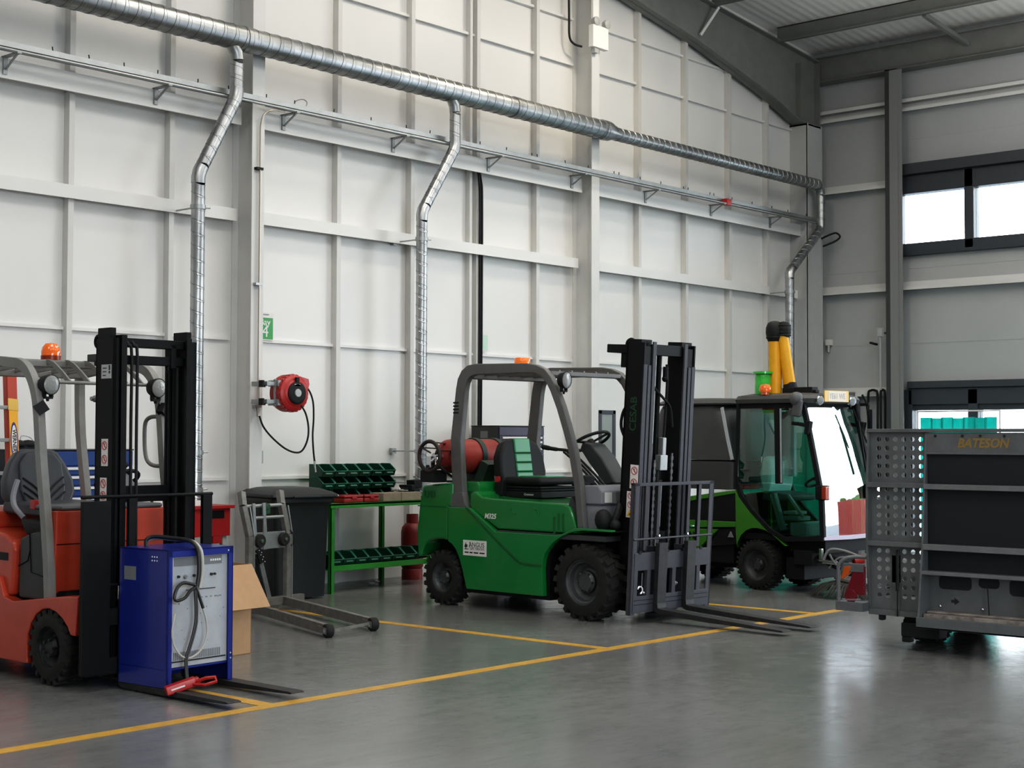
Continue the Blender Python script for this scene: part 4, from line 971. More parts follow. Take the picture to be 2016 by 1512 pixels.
b = MB(); b.tube([(-.395,-.442,.90),(-.385,-.443,.80),(-.41,-.443,.73),(-.52,-.443,.69)], .004, 6); b.tube([(-.385,-.443,.80),(-.37,-.443,.66),(-.17,-.443,.63)], .003, 6); b.build('trim_seam', BLACK, sb)
b = MB(); b.prism([(-.52,.88),(-.20,.90),(-.26,.97),(-.60,.98)], 'y', -.40, .25); b.build('seat_suspension', BLACKM, rf, bev=.02)
# front cowl
cp_ = [(-.42,1.045),(.40,1.045),(.40,.62),(.30,.55),(-.28,.55),(-.42,.55)]
b = MB(); b.prism(cp_, 'x', -.20, -.12); b.prism([(-.44,.54),(-.42,1.04),(-.40,1.045),(-.40,.54)], 'x', -.24,-.12); fc = b.build('front_cowl', RED, rf, bev=.02, seg=2, ang=30)
b = MB(); b.box(-.1205,-.1185,-.42,.40,.838,.844); b.build('cowl_seam', GREEND if False else BLACK, fc, smooth=False)
b = MB(); b.box(-.45,-.13,-.38,.36,1.045,1.075); b.prism([(-.40,1.07),(-.16,1.07),(-.20,1.20),(-.30,1.27),(-.38,1.25)], 'y', .02, .20); b.build('dashboard', mat('grey_plastic_dark', (.12,.125,.135), .5), rf, bev=.015)
b = MB(); b.torus((-.42,.20,1.22),(-.5,0,1),.14,.013,28,8); b.cyl((-.30,.17,1.06),(-.42,.20,1.22),.03)
for a in (.3,2.4,4.5): b.bar((-.42,.20,1.22),(-.42+cos(a)*.12,.20+sin(a)*.14,1.22+cos(a)*.06),.025,.012)
b.build('steering_wheel', BLACKM, rf)
for y, z in ((.12,1.36),(.20,1.31)):
    b = MB(); b.cyl((-.28,y,1.18),(-.34,y,z),.009); b.sphere((-.345,y,z+.01),.028,12,8); b.build('control_lever', BLACKM, rf)
# seat
SM = Matrix.Translation((-.88,-.06,1.03))@Matrix.Rotation(radians(-12), 4, 'Y')
prof = [(-.20,.0),(-.255,.10),(-.25,.20),(-.205,.31),(-.15,.385),(-.09,.405),(.09,.405),(.15,.385),(.205,.30),(.25,.19),(.255,.10),(.20,.0)]
b = MB(); b.prism(prof, 'x', -.10, 0); bk = b.xf(SM).build('backrest', SEATG, rf, bev=.03, seg=3, ang=45)
b = MB(); b.prism([(-.13,.02),(-.165,.12),(-.155,.30),(-.10,.37),(.10,.37),(.155,.30),(.165,.12),(.13,.02)], 'x', -.01, .025); b.xf(SM).build('backrest_pad', SEATG, bk, bev=.018, seg=3, ang=45)
b = MB()
for s in (-1, 1):
    for k in range(3): b.tube(smooth_pts([(.028,s*.15,.20-.05*k),(.03,s*.08,.15-.05*k),(.03,s*.03,.10-.045*k)], 4), .006, 6)
b.xf(SM).build('seat_crease', BLACKM, bk)
b = MB(); b.prism([(-1.0,1.0),(-.42,.985),(-.40,1.02),(-.42,1.065),(-.60,1.075),(-.98,1.08)], 'y', -.30, .20); b.build('seat_cushion', SEATG, rf, bev=.03, seg=3, ang=30)
b = MB(); b.tube(smooth_pts([(-.80,-.30,1.22),(-.78,-.34,1.12),(-.74,-.35,1.05),(-.66,-.33,.98)], 4), .018, 8); b.build('hip_restraint', mat('pale_grey_plastic', (.24,.245,.27), .4, var=.05), rf)
b = MB(); b.box(-.56,-.50,-.35,-.31,1.04,1.10); b.build('seat_belt_buckle', mat('red_plastic', (.42,.03,.03), .35), rf, bev=.006)
# guard
gp = [(-.135,.515),(-.15,.70),(-.165,.82),(-.20,1.05),(-.25,1.32),(-.275,1.52),(-.297,1.68),(-.33,1.79),(-.385,1.88),(-.455,1.94),(-.54,1.968),(-.64,1.975),(-.80,1.985),(-1.22,1.95),(-1.28,1.92),(-1.29,1.85),(-1.27,1.52),(-1.20,1.15),(-1.18,1.0)]
for s in (-1, 1):
    b = MB(); b.rtube(smooth_pts([(x,s*.45,z) for x, z in gp], 3), .05, .062, (0,1,0)); b.build('overhead_guard', GUARDL, rf, bev=.016, ang=30, label='grey guard side tube')
b = MB(); b.rtube([(-.62,-.46,1.975),(-.62,.46,1.975)], .06, .05, (1,0,0)); b.build('guard_crossbar', GUARDL, rf, bev=.012)
b = MB(); b.rtube([(-1.26,-.46,1.935),(-1.26,.46,1.935)], .05, .05, (1,0,0)); b.build('guard_crossbar', GUARDL, rf, bev=.012)
b = MB(); b.cyl((-.322,-.44,1.845),(-.322,.44,1.845),.011,n=12); b.build('guard_rod', GUARDL, rf)
for y in (-.22,-.08,.06,.20,.32):
    b = MB(); b.rtube(smooth_pts([(-1.24,y,1.955),(-.66,y,1.985),(-.54,y,1.975),(-.45,y,1.93),(-.38,y,1.885),(-.325,y,1.845)], 4), .014, .034, (0,1,0)); b.build('guard_bar', GUARDL, rf, bev=.004)
b = MB(); b.tube(smooth_pts([(-.30,.45,1.635),(-.38,.43,1.635),(-.43,.42,1.60),(-.44,.42,1.50),(-.43,.42,1.40),(-.40,.42,1.34),(-.34,.43,1.312),(-.25,.45,1.31)], 4), .014, 10); b.build('grab_handle', GUARDL, rf)
for s, fx in ((-1, .15), (1, .1)): work_light(rf, (-.245, s*.395, 1.825), .060, .085, (.97, fx, -.06), True)
for s in (-1, 1):
    b = MB(); b.tube(smooth_pts([(-.30,s*.40,1.78),(-.29,s*.44,1.74),(-.29,s*.45,1.70)], 4), .004, 6); b.bar((-.26,s*.42,1.70),(-.285,s*.475,1.66),.05,.07); b.build('lamp_mount', BLACKM, rf)
b = MB(); b.cyl((-.66,-.155,1.985),(-.66,-.155,2.0),.05); b.lathe([(.060,1.998),(.062,2.01),(.062,2.055),(.055,2.085),(.036,2.108),(0,2.116)], (-.66,-.155,0), 'z', 28); bo = b.build('beacon', mat('amber_dome', (.85,.16,.015), .12, coat=.8, emit=.06), rf)
b = MB(); b.lathe([(.0625,2.0),(.064,2.0),(.064,2.03),(.0625,2.03)], (-.66,-.155,0), 'z', 28, cap=False); b.build('beacon_base', mat('dark_amber', (.25,.03,.006), .3), bo)
# mast
I4 = Matrix.Translation((.01,0,0))
for s in (-1, 1):
    b = MB(); b.box(.10,.30,min(s*.30,s*.28),max(s*.30,s*.28),.06,2.10); b.box(.285,.30,min(s*.30,s*.262),max(s*.30,s*.262),.06,2.10); b.box(.10,.12,min(s*.30,s*.20),max(s*.30,s*.20),.06,2.08)
    b.box(.11,.25,min(s*.295,s*.255),max(s*.295,s*.255),2.08,2.165)
    mo = b.build('mast_rail', BLACK, rf, bev=.004)
    k = MB(); k.box(.14,.31,min(s*.256,s*.244),max(s*.256,s*.244),.06,2.12); k.box(.292,.312,min(s*.256,s*.216),max(s*.256,s*.216),.06,2.12); k.box(.13,.15,min(s*.256,s*.20),max(s*.256,s*.20),.06,2.10); k.build('inner_rail', BLACK, mo, bev=.003)
    if s < 0:
        side_sticker(mo, I4, .165,.235,1.325,1.49,-.3005, 2, 0); side_sticker(mo, I4, .155,.225,1.04,1.255,-.3005, 2, 1)
        b = MB(); b.box(.165,.272,-.3020,-.3,1.855,1.94); lp = b.build('load_plate', mat('silver_label', (.50,.50,.51), .4), mo, smooth=False)
        b = MB()
        for i in range(3): b.box(.18,.18+random.uniform(.03,.05),-.3026,-.3018,1.925-.022*i-.01,1.925-.022*i-.004)
        b.box(.245,.262,-.3026,-.3018,1.905,1.935); b.box(.245,.262,-.3026,-.3018,1.885,1.90); b.build('small_print', INK, lp, smooth=False)
b = MB(); b.box(.20,.27,-.235,.235,2.05,2.105); b.box(.20,.26,-.235,.235,1.945,2.0); b.box(.12,.2,-.25,.25,.10,.26); b.box(.11,.15,-.25,.25,1.1,1.2); b.build('mast_crosshead', BLACK, rf, bev=.005)
b = MB(); b.torus((.085,-.27,2.085),(0,1,0),.036,.012,18,8); b.build('lifting_eye', BLACK, rf)
b = MB(); b.box(-.03,.10,-.28,-.17,1.965,2.01); b.box(.0,.06,-.25,-.20,1.94,1.97); b.build('mast_bracket', PLG, rf, bev=.004)
b = MB(); b.sphere((.05,-.27,1.735),.022,8,6); b.cyl((.05,-.30,1.735),(.05,-.24,1.735),.014,n=8); b.build('grease_fitting', GALVD, rf)
b = MB(); b.box(.20,.27,.13,.17,1.93,2.08); b.cyl((.235,.13,1.95),(.235,.13,1.915),.016,n=10); b.cyl((.235,.13,1.93),(.235,.13,1.90),.01,n=8); b.build('chain_anchor', BLACK, rf, bev=.004)
for y in (-.165,-.125):
    b = MB(); b.tube(smooth_pts([(.26,y-.03,2.09),(.275,y-.02,2.06),(.28,y,2.0),(.28,y,1.5),(.28,y+.004,1.0),(.28,y+.01,.4)], 5), .0095, 8); b.build('hydraulic_hose', BLACKM, rf)
b = MB(); b.cyl((.18,-.235,.1),(.18,-.235,2.0),.028,n=14); b.cyl((.18,.235,.1),(.18,.235,2.0),.028,n=14); b.build('lift_cylinder', BLACK, rf)
# carriage, backrest, forks
b = MB(); b.box(.315,.345,-.50,.38,.38,.48); b.box(.315,.345,-.50,.38,.09,.19); b.box(.25,.315,-.18,-.14,.1,.5); b.box(.25,.315,.14,.18,.1,.5)
ca = b.build('carriage', BLACK, rf, bev=.004)
lb = MB(); lb.cyl((.335,-.535,1.145),(.335,.405,1.145),.011,n=8); lb.cyl((.335,-.52,.62),(.335,.39,.62),.008,n=8)
for y0, y1, zt in ((-.53,-.34,1.12),(-.215,-.17,1.13),(.325,.395,1.14)): lb.box(.32,.35,y0,y1,.1,zt)
lb.build('load_backrest', BLACK if True else mat('dark_mast_grey', (.035,.036,.042), .4, .4), rf, bev=.003)
for y in (-.228, .222): fork(rf, Matrix(), y, .095, .335, .010, .56, 1.075, .036)

# ================================================================== BLUE BATTERY CHARGER
BLUE = mat('blue_cabinet_paint', (.014,.028,.225), .32, coat=.2, var=.08, vscale=5)
CA = radians(2.6)
bcg = thing('battery_charger', 'blue battery charger cabinet with grey front panel and looped cable standing on the forks', 'charger', (5.264, -4.482, .047), CA)
W, D, Hc = .492, .455, .80
b = MB(); t = .012
b.box(0,t,0,D,0,Hc); b.box(W-t,W,0,D,0,Hc); b.box(0,W,0,D,Hc-t,Hc); b.box(0,W,D-t,D,0,Hc); b.box(0,W,.02,D,.10,.112)
b.box(0,.035,0,.012,0,Hc); b.box(W-.035,W,0,.012,0,Hc); b.prism([(0,Hc-.045),(W,Hc-.045),(W,Hc),(0,Hc)], 'y', 0, .012)
cb = b.build('cabinet', BLUE, bcg, bev=.003)
PANELG = mat('pale_grey_panel', (.40,.42,.45), .45, var=.08, vscale=12)
b = MB(); b.box(.03,W-.03,.02,.03,.115,Hc-.035); fp = b.build('front_panel', PANELG, bcg, smooth=False)
def panel(n, m, x0, x1, z0, z1, y=.018): 
    q = MB(); q.box(x0,x1,y,.021,z0,z1); return q.build(n, m, fp, smooth=False)
pb = panel('control_band', mat('mid_grey_band', (.19,.20,.215), .5), .06, W-.075, Hc-.10, Hc-.05)
q = MB()
for i in range(5): q.box(W-.165+.017*i,W-.153+.017*i,.0165,.018,Hc-.082,Hc-.07)
q.build('small_print', STICK, pb, smooth=False)
b = MB()
for i in range(26): b.box(.06+i*.0137,.067+i*.0137,.018,.021,.155,.20)
b.build('vent_grille', mat('mid_grey_band', (.19,.20,.215), .5), fp, smooth=False)
panel('panel_joint', INK, .03, W-.04, .142, .150)
panel('panel_groove', INK, .15, .37, .555, .560)
for i, (x, z) in enumerate([(.09,.640),(.205,.640),(.335,.640),(.36,.640)]):
    q = MB(); q.cyl((x,.021,z),(x,.008,z),.008 if i < 3 else .007,n=12); q.build('indicator_button', INK, fp)
for x, z in ((.25,.637),(.14,.637)): 
    q = MB(); q.cyl((x,.021,z),(x,.006,z),.014,.010,n=14); q.build('knob', GALVD, fp)
b = MB()
for i in range(14): b.sphere((random.uniform(.05,.44),.0195,random.uniform(.25,.52)), random.uniform(.003,.006), 6, 4, sy=.2)
for i in range(5): b.box(.26+i*.035,.275+i*.035,.0185,.021,.505,.512)
b.build('scuff_mark', mat('mid_grey_band', (.19,.20,.215), .5), fp)
b = MB()
for i in range(2):
    for z in (.13,.16): b.sphere((W-.018,-.001,z),.006,6,4)
b.sphere((W-.04,-.001,Hc-.025),.005,6,4); b.build('screw', STICK, cb)
b = MB(); b.box(-.0015,.0,D-.16,D-.05,Hc-.19,Hc-.11); b.build('rating_label', mat('grey_label', (.22,.23,.24), .5), cb, smooth=False)
b = MB()
for i in range(3):
    for j in range(2): b.sphere((0,.10+i*.022,Hc-.045-j*.022),.005,6,4)
b.build('vent_hole', STICK, cb)
CABLE = mat('black_cable', (.02,.02,.02), .4); CABW = mat('grey_cable_sheath', (.42,.41,.38), .45)
def cz(px, py, y=-.03):
    u = (px-329)*.00388; z = (1353-(px-329)*.163-py)*.00298; return (u, y, z)
k = MB(); k.tube(smooth_pts([(.10,.33,Hc),(.10,.33,Hc+.04),(.13,.30,Hc+.06),(.17,.2,Hc+.055),(.19,.05,Hc+.045),(.195,-.015,Hc+.01),(.20,-.03,Hc-.05),(.20,-.032,Hc-.15),(.185,-.032,Hc-.23)], 5), .012, 10); k.build('supply_cable', CABLE, bcg)
k = MB(); k.tube(smooth_pts([(.12,.36,Hc),(.12,.36,Hc+.03),(.155,.31,Hc+.05),(.19,.21,Hc+.045),(.212,.05,Hc+.04),(.218,-.02,Hc+.0),(.222,-.036,Hc-.06),(.222,-.038,Hc-.15),(.205,-.038,Hc-.23)], 5), .010, 10); k.build('supply_cable', CABW, bcg)
loop = [cz(x,y,-.045) for x, y in ((371,1148),(362,1146),(350,1145),(340,1152),(334,1165),(333,1178),(340,1180),(352,1174),(362,1160),(371,1153))]
k = MB(); k.tube(smooth_pts(loop, 5), .010, 8); k.build('cable_loop', CABLE, bcg)
loop = [cz(x,y,-.035) for x, y in ((369,1155),(360,1162),(350,1175),(339,1185),(333,1180),(336,1160),(352,1150),(366,1150))]
k = MB(); k.tube(smooth_pts(loop, 5), .007, 8); k.build('cable_loop', CABW, bcg)
loop = [cz(x,y,-.035) for x, y in ((373,1152),(381,1172),(388,1192),(395,1215),(397,1240),(392,1262),(380,1281),(362,1291),(347,1286),(335,1268),(331,1245),(333,1222),(336,1205))]
k = MB(); k.tube(smooth_pts(loop, 5), .006, 8); k.build('cable_loop', CABW, bcg)
k = MB(); k.tube(smooth_pts([cz(x,y,-.04) for x, y in ((373,1150),(380,1168),(388,1192))], 5), .010, 8); k.build('cable_loop', CABLE, bcg)
for dx in (0, 3.2):
    k = MB(); k.tube(smooth_pts([cz(x+dx,y,-.04) for x, y in ((371,1155),(373,1185),(373,1220),(367,1250),(360,1275),(355,1295))]+[(cz(351,1320)[0]+dx*.003,-.07,.05)], 5), .0065, 8); k.build('battery_lead', CABLE, bcg)
PX = Matrix.Translation((.045,-.10,.030))@Matrix.Rotation(radians(-28), 4, 'Z')@Matrix.Rotation(radians(-16), 4, 'Y')
REDP2 = mat('red_connector', (.42,.02,.02), .3)
k = MB(); k.box(-.11,.07,-.030,.030,-.025,.028); k.box(.03,.09,-.022,.022,-.02,.022); pg = k.xf(PX).build('connector', REDP2, bcg, bev=.008)
k = MB(); k.tube([PX@V(p) for p in ((.06,-.02,.0),(.12,-.06,.01),(.17,-.07,.0),(.165,-.10,-.02),(.10,-.09,-.02),(.05,-.03,-.01))], .010, 8); k.build('connector_handle', REDP2, pg)
k = MB(); k.box(-.08,.0,-.031,-.029,-.003,.006); k.xf(PX).build('marking', STICK, pg, smooth=False)

# ================================================================== WHEEL HOIST
HSTEEL = mat('scuffed_grey_steel', (.21,.205,.19), .5, .35, var=.25, vscale=14)
hA = V((8.03,-1.6,0)); hu = (V((8.47,-1.56,0))-hA).normalized()
ha = atan2(hu.y, hu.x)
ho = thing('wheel_hoist', 'bare grey steel lifting trolley on two long legs in front of the wheelie bin', 'lifting trolley', hA, ha)
def leg_pt(x, y): q = V((x,y,0))-hA; return V((q.dot(hu), q.dot(V((-hu.y,hu.x,0))), 0))
for (rx, ry), (wx, wy) in (((8.14,-1.60),(7.65,-3.20)), ((8.60,-1.56),(8.15,-3.16))):
    a = leg_pt(rx,ry); e = leg_pt(wx,wy); d = (e-a).normalized(); sd = V((-d.y,d.x,0))
    l = MB(); l.bar(a+V((0,0,.085)), e-d*.05+V((0,0,.060)), .045, .075); lo = l.build('leg', HSTEEL, ho, bev=.004)
    for s in (-1, 1):
        q = MB(); q.bar(e-d*.12+sd*s*.03+V((0,0,.055)), e+d*.03+sd*s*.03+V((0,0,.05)), .008, .05); q.build('wheel_fork', HSTEEL, lo)
    wq = MB(); c = e+V((0,0,.052)); wq.lathe([(.0,-.03),(.046,-.03),(.052,-.022),(.052,.022),(.046,.03),(.0,.03)], c, sd, 24); wo = wq.build('roller', RUBBER, ho)
    wq = MB(); wq.lathe([(.0,-.036),(.018,-.034),(.020,-.029),(.020,.029),(.018,.034),(.0,.036)], c, sd, 14); wq.build('hub', CHROME, wo)
e1 = leg_pt(7.65,-3.20); e2 = leg_pt(8.15,-3.16)
b = MB(); b.bar(e1+V((0.05,0,.045)), e2+V((-.05,0,.06)), .012, .02); b.build('tie_bar', HSTEEL, ho)
b = MB(); b.box(.04,.80,-.04,.02,.055,.125); b.build('base_beam', HSTEEL, ho, bev=.004)
for u0, side in ((.10,'l'), (.555,'r')):
    b = MB(); lean = .045 if side == 'r' else .03
    pts = [(u0+.045,-.02,.06),(u0+.045,-.02,.66),(u0+lean*.2-.02,-.0,.92),(u0+.015,.05,1.035)]
    for p, q in zip(pts[:-1], pts[1:]): b.bar(p, q, .055, .05, (0,1,0))
    uo = b.build('upright', HSTEEL, ho, bev=.004)
    b = MB(); b.bar((u0+.075,-.048,.06),(u0+.075,-.048,.66),.010,.012,(0,1,0)); b.bar((u0+.075,-.048,.66),(u0+.012+.025,-.03,.91),.010,.012,(0,1,0)); b.build('bright_edge', GALV, uo)
b = MB(); b.cyl((.10,-.01,.915),(.53,-.01,.915),.016,n=12); b.build('cross_rod', GALVD, ho)
b = MB(); b.cyl((.19,-.03,.815),(.53,-.03,.815),.014,n=12); b.build('cross_rod', GALVD, ho)
b = MB(); b.box(.14,.56,-.035,-.025,.545,.69); b.build('carriage_plate', GALVD, ho, bev=.004)
for u0 in (.235, .525):
    b = MB(); b.lathe([(0,-.04),(.052,-.04),(.058,-.03),(.058,.0),(0,.0)], (u0,-.035,.62), 'y', 24); ro = b.build('support_roller', RUBBER, ho)
    b = MB(); b.lathe([(0,-.055),(.016,-.053),(.018,-.04),(0,-.04)], (u0,-.035,.62), 'y', 12); b.build('hub', CHROME, ro)
for u0 in (.19, .31):
    b = MB(); b.prism([(u0-.02,.54),(u0+.035,.545),(u0+.01,.80),(u0-.0,.94),(u0-.035,.94),(u0-.02,.78)], 'y', -.045, -.03) ; b.build('lever_plate', GALVD, ho, bev=.003)
b = MB(); b.bar((.235,-.03,.52),(.44,.04,.10),.05,.03,(0,1,0)); b.build('diagonal_brace', GALVD, ho, bev=.003)
b = MB(); b.bar((.215,-.055,.55),(.27,-.045,.43),.055,.012,(0,1,0)); bo = b.build('pawl_plate', BLACKM, ho, bev=.003)
q = MB()
for i in range(6): q.sphere((.22+.01*i+(i % 2)*.018,-.062,.54-.02*i),.006,8,6)
q.build('bolt', CHROME, bo)
b = MB(); b.cyl((.21,.0,.46),(.40,.06,.06),.028,n=12); b.cyl((.21,.0,.46),(.15,-.02,.62),.014,n=10); b.build('hydraulic_jack', BLACKM, ho)
b = MB(); b.tube(smooth_pts([(.60,-.03,.70),(.635,-.05,.66),(.64,-.05,.58),(.62,-.04,.56)], 4), .010, 8); b.build('handle', BLACKM, ho)
b = MB(); b.sphere((.34,-.0,.90),.04,12,8,sz=1.1); b.box(.30,.385,-.03,.03,.84,.93); b.build('strap_wad', mat('dark_green_webbing', (.02,.07,.04), .7), ho, bev=.01)

# ================================================================== WHEELIE BIN, CARDBOARD BOX
BINP = mat('dark_bin_plastic', (.022,.026,.027), .5, var=.1, bump=.08, bscale=120)
wb = thing('wheelie_bin', 'black wheelie bin with closed lid beside the green workbench', 'bin', (9.50, -1.11, 0), radians(-15))
def bring(x0, x1, y0, y1, z, r=.05, n=5):
    p = []
    for cx, cy, a0 in ((x1-r,y0+r,-pi/2),(x1-r,y1-r,0),(x0+r,y1-r,pi/2),(x0+r,y0+r,pi)):
        for i in range(n): a = a0+pi/2*i/(n-1); p.append((cx+cos(a)*r, cy+sin(a)*r, z))
    return p
def loft(mb, rings, caps=True):
    n = len(rings[0]); vs = [p for r_ in rings for p in r_]; f = []
    for k in range(len(rings)-1):
        for i in range(n): f.append((k*n+i, k*n+(i+1) % n, k*n+n+(i+1) % n, k*n+n+i))
    if caps: f += [tuple(range(n-1,-1,-1)), tuple((len(rings)-1)*n+i for i in range(n))]
    mb.add(vs, f)
b = MB(); loft(b, [bring(-.50,0,.02,.55,.02), bring(-.505,0,.015,.56,.06), bring(-.545,.02,-.02,.66,.86), bring(-.555,.03,-.03,.67,.88), bring(-.58,.055,-.055,.69,.90), bring(-.585,.06,-.06,.70,.925), bring(-.575,.05,-.05,.69,.945)])
b.build('bin_body', BINP, wb, ang=40)
b = MB(); loft(b, [bring(-.60,.075,-.085,.72,.945), bring(-.61,.085,-.095,.73,.955), bring(-.605,.08,-.09,.73,.975), bring(-.56,.03,-.04,.69,1.0), bring(-.47,-.05,.05,.60,1.03), bring(-.42,-.10,.10,.52,1.036)])
lo = b.build('lid', BINP, wb, ang=40)
b = MB(); b.box(-.40,-.12,-.125,-.08,.945,.965); b.build('lid_handle', BINP, lo, bev=.008)
b = MB(); b.box(-.50,-.02,.70,.78,.95,1.01); b.build('push_handle', BINP, wb, bev=.02)
b = MB(); b.sphere((.07,-.07,.96),.010,8,6); b.build('bright_tag', STICK, lo)
for x in (-.50, -.02):
    b = MB(); b.lathe([(0,-.025),(.085,-.025),(.095,-.015),(.095,.015),(.085,.025),(0,.025)], (x,.60,.096), 'x', 20); b.build('wheel', RUBBER, wb)

CARD = mat('brown_cardboard', (.42,.27,.15), .8, var=.08, vscale=8)
cbx = thing('cardboard_box', 'brown cardboard box with an open flap behind the blue charger', 'box', (6.73, -3.43, 0), radians(3))
b = MB()
for x0, x1, y0, y1 in ((-.46,0,0,.006),(-.46,0,.40,.406),(-.46,-.454,0,.406),(-.006,0,0,.406)): b.box(x0,x1,y0,y1,0,.62)
b.box(-.46,0,0,.406,0,.006); b.build('box_body', CARD, cbx, smooth=False)
b = MB(); b.add([(-.46,0,.62),(0,0,.62),(.085,-.10,.325),(-.54,-.10,.325)], [(0,1,2,3)]); b.build('flap', CARD, cbx, solid=.005, smooth=False)
b = MB(); b.add([(0,0,.62),(0,.406,.62),(.14,.38,.80),(.14,.03,.80)], [(0,1,2,3)]) if False else b.add([(-.46,.406,.62),(0,.406,.62),(0,.56,.56),(-.46,.56,.56)], [(0,1,2,3)]); b.build('flap', CARD, cbx, solid=.005, smooth=False)
# ================================================================== GREEN WORKBENCH AND WHAT IS ON IT
BENCHG = mat('bench_green_paint', (.028,.24,.03), .4, var=.12, vscale=6)
wbn = thing('workbench', 'green steel workbench with a lower shelf against the panelled wall', 'workbench', (9.75, -.88, 0))
L_, Dp = 1.42, .78
b = MB(); b.box(0,L_,0,Dp,.845,.865); b.box(0,L_,0,.02,.822,.865); b.box(0,L_,Dp-.02,Dp,.822,.865); b.build('worktop', BENCHG, wbn, bev=.003)
b = MB(); b.box(.01,L_-.01,.05,Dp,.225,.235); b.box(.01,L_-.01,.04,.055,.21,.265); b.box(.01,L_-.01,Dp-.01,Dp,.21,.25); b.build('shelf', BENCHG, wbn, bev=.003)
for x in (.012, L_-.055):
    for y in (.01, Dp-.055):
        b = MB(); b.box(x,x+.045,y,y+.006,0,.845); b.box(x if x > .5 else x, x+.006,y,y+.045,0,.845); b.box(x,x+.045,y+.039,y+.045,0,.845); b.build('leg', BENCHG, wbn, smooth=False)
BING = mat('dark_green_bin_plastic', (.008,.062,.037), .33, var=.08)
def bin_mesh(w=.158, d=.20, h=.122):
    b = MB(); t = .004; lip = .055
    side = [(0.012,0),(d,0),(d,h),(.075,h),(.0,lip+.012),(-.012,lip)]
    for x0, x1 in ((0,t),(w-t,w)): b.prism([(p[1], p[0]) for p in []] or [(y,z) for y,z in side], 'x', x0, x1)
    b.box(0,w,d-t,d,0,h); b.box(0,w,.012,d,0,t)
    b.add([(0,.012,0),(w,.012,0),(w,-.012,lip),(0,-.012,lip),(0,.016,0),(w,.016,0),(w,-.008,lip),(0,-.008,lip)], [(0,3,2,1),(4,5,6,7),(0,1,5,4),(1,2,6,5),(2,3,7,6),(3,0,4,7)])
    return b
_m = bin_mesh()
RIMB = mat('bin_rim_green', (.035,.17,.115), .35)
def rim_mesh(w=.158, d=.20, h=.122):
    b = MB(); lip = .055
    for x in (.002, w-.002): b.bar((x,-.010,lip),(x,.0,lip+.012),.009,.006,(0,1,0)); b.bar((x,.0,lip+.012),(x,.075,h),.009,.006,(0,1,0)); b.bar((x,.075,h),(x,d,h),.009,.006)
    b.bar((0,-.012,lip),(w,-.012,lip),.012,.007); b.obox((w/2,-.006,.035),(w*.55,.004,.02),(-.4,0,0))
    return b
proto = None
def storage_bin(x, y, z, label, group):
    global proto
    if proto is None:
        r = thing('storage_bin', label, 'storage bin', (x,y,z), 0, group)
        _m.build('bin_body', BING, r, smooth=False); rim_mesh().build('bin_rim', RIMB, r, smooth=False); proto = r; return r
    r = dup(proto, (x,y,z), None, label); r['group'] = group; return r
ORD = ['first','second','third','fourth','fifth','sixth','seventh','eighth','ninth']
for row, rn in enumerate(('bottom','middle','top')):
    for c_ in range(6):
        storage_bin(9.945+c_*.1665+(.004 if c_ > 3 else 0), -.535, .867+row*.1235, 'dark green open fronted storage bin in the bench stack, %s row, %s from the left' % (rn, ORD[c_]), 'storage bins stacked on the bench')
for row, (y, rn) in enumerate(((-.82,'front'),(-.59,'back'))):
    for c_ in range(8):
        storage_bin(9.80+c_*.167, y, .267 if row == 0 else .236, 'dark green storage bin on the lower bench shelf, %s row, %s from the left' % (rn, ORD[c_]), 'storage bins on the lower shelf')
def case_box(x, y, z, w, d, h, rz, m, label):
    r = thing('tool_case', label, 'case', (x,y,z), rz)
    b = MB(); b.box(-w/2,w/2,-d/2,d/2,0,h*.6); b.build('case_base', m, r, bev=.012); b = MB(); b.box(-w/2,w/2,-d/2,d/2,h*.62,h); b.build('case_lid', m, r, bev=.012)
    b = MB(); b.box(-w*.12,w*.12,-d/2-.012,-d/2,h*.45,h*.75); b.build('latch', m, r, bev=.004); return r
REDC = mat('red_case_plastic', (.30,.02,.02), .4, var=.1)
case_box(10.09, -.74, .866, .27, .18, .075, .05, REDC, 'flat red plastic case on the bench beside the wheelie bin lid')
case_box(10.34, -.75, .866, .19, .16, .072, -.06, REDC, 'smaller flat red plastic case on the bench beside the taped carton')
TAN = mat('tan_carton', (.30,.25,.19), .8, var=.15, vscale=10)
cn = thing('carton', 'long low tan carton lying on the green bench in front of the bins', 'box', (10.74, -.74, .866), .04)
b = MB(); b.box(-.27,-.01,-.10,.10,0,.083); b.build('carton_body', TAN, cn, bev=.006); b = MB(); b.box(-.01,.28,-.105,.095,0,.085); b.build('carton_sleeve', TAN, cn, bev=.006)
ph = thing('plastic_scrap', 'crumpled white scrap on top of the tan carton', 'scrap', (10.80, -.72, .953))
b = MB()
for i in range(6): b.obox((random.uniform(-.05,.05), random.uniform(-.03,.03), .012+.004*i), (.035,.02,.01), (random.uniform(-1,1), random.uniform(-1,1), random.uniform(-1,1)))
b.build('scrap', STICK, ph, smooth=False)
vc = thing('bench_vice', 'black bench vice at the right end of the green bench', 'vice', (11.02, -.70, .866), .2)
b = MB(); b.box(-.08,.10,-.09,.09,0,.04); b.box(-.05,.07,-.06,.06,.04,.11); b.box(-.16,.08,-.045,.045,.08,.125); b.prism([(-.02,.12),(.12,.12),(.13,.19),(.10,.205),(-.03,.20)], 'y', -.05, .05); b.box(-.12,-.06,-.08,.08,.10,.155)
b.build('vice_body', BLACKM, vc, bev=.008); b = MB(); b.cyl((-.16,0,.10),(-.24,0,.10),.014,n=10); b.cyl((-.225,-.10,.10),(-.225,.10,.10),.008,n=8); b.build('vice_handle', GALVD, vc)
gc = thing('gas_cylinder', 'dark red gas cylinder standing on the floor behind the bench end', 'gas cylinder', (11.40, -.33, 0))
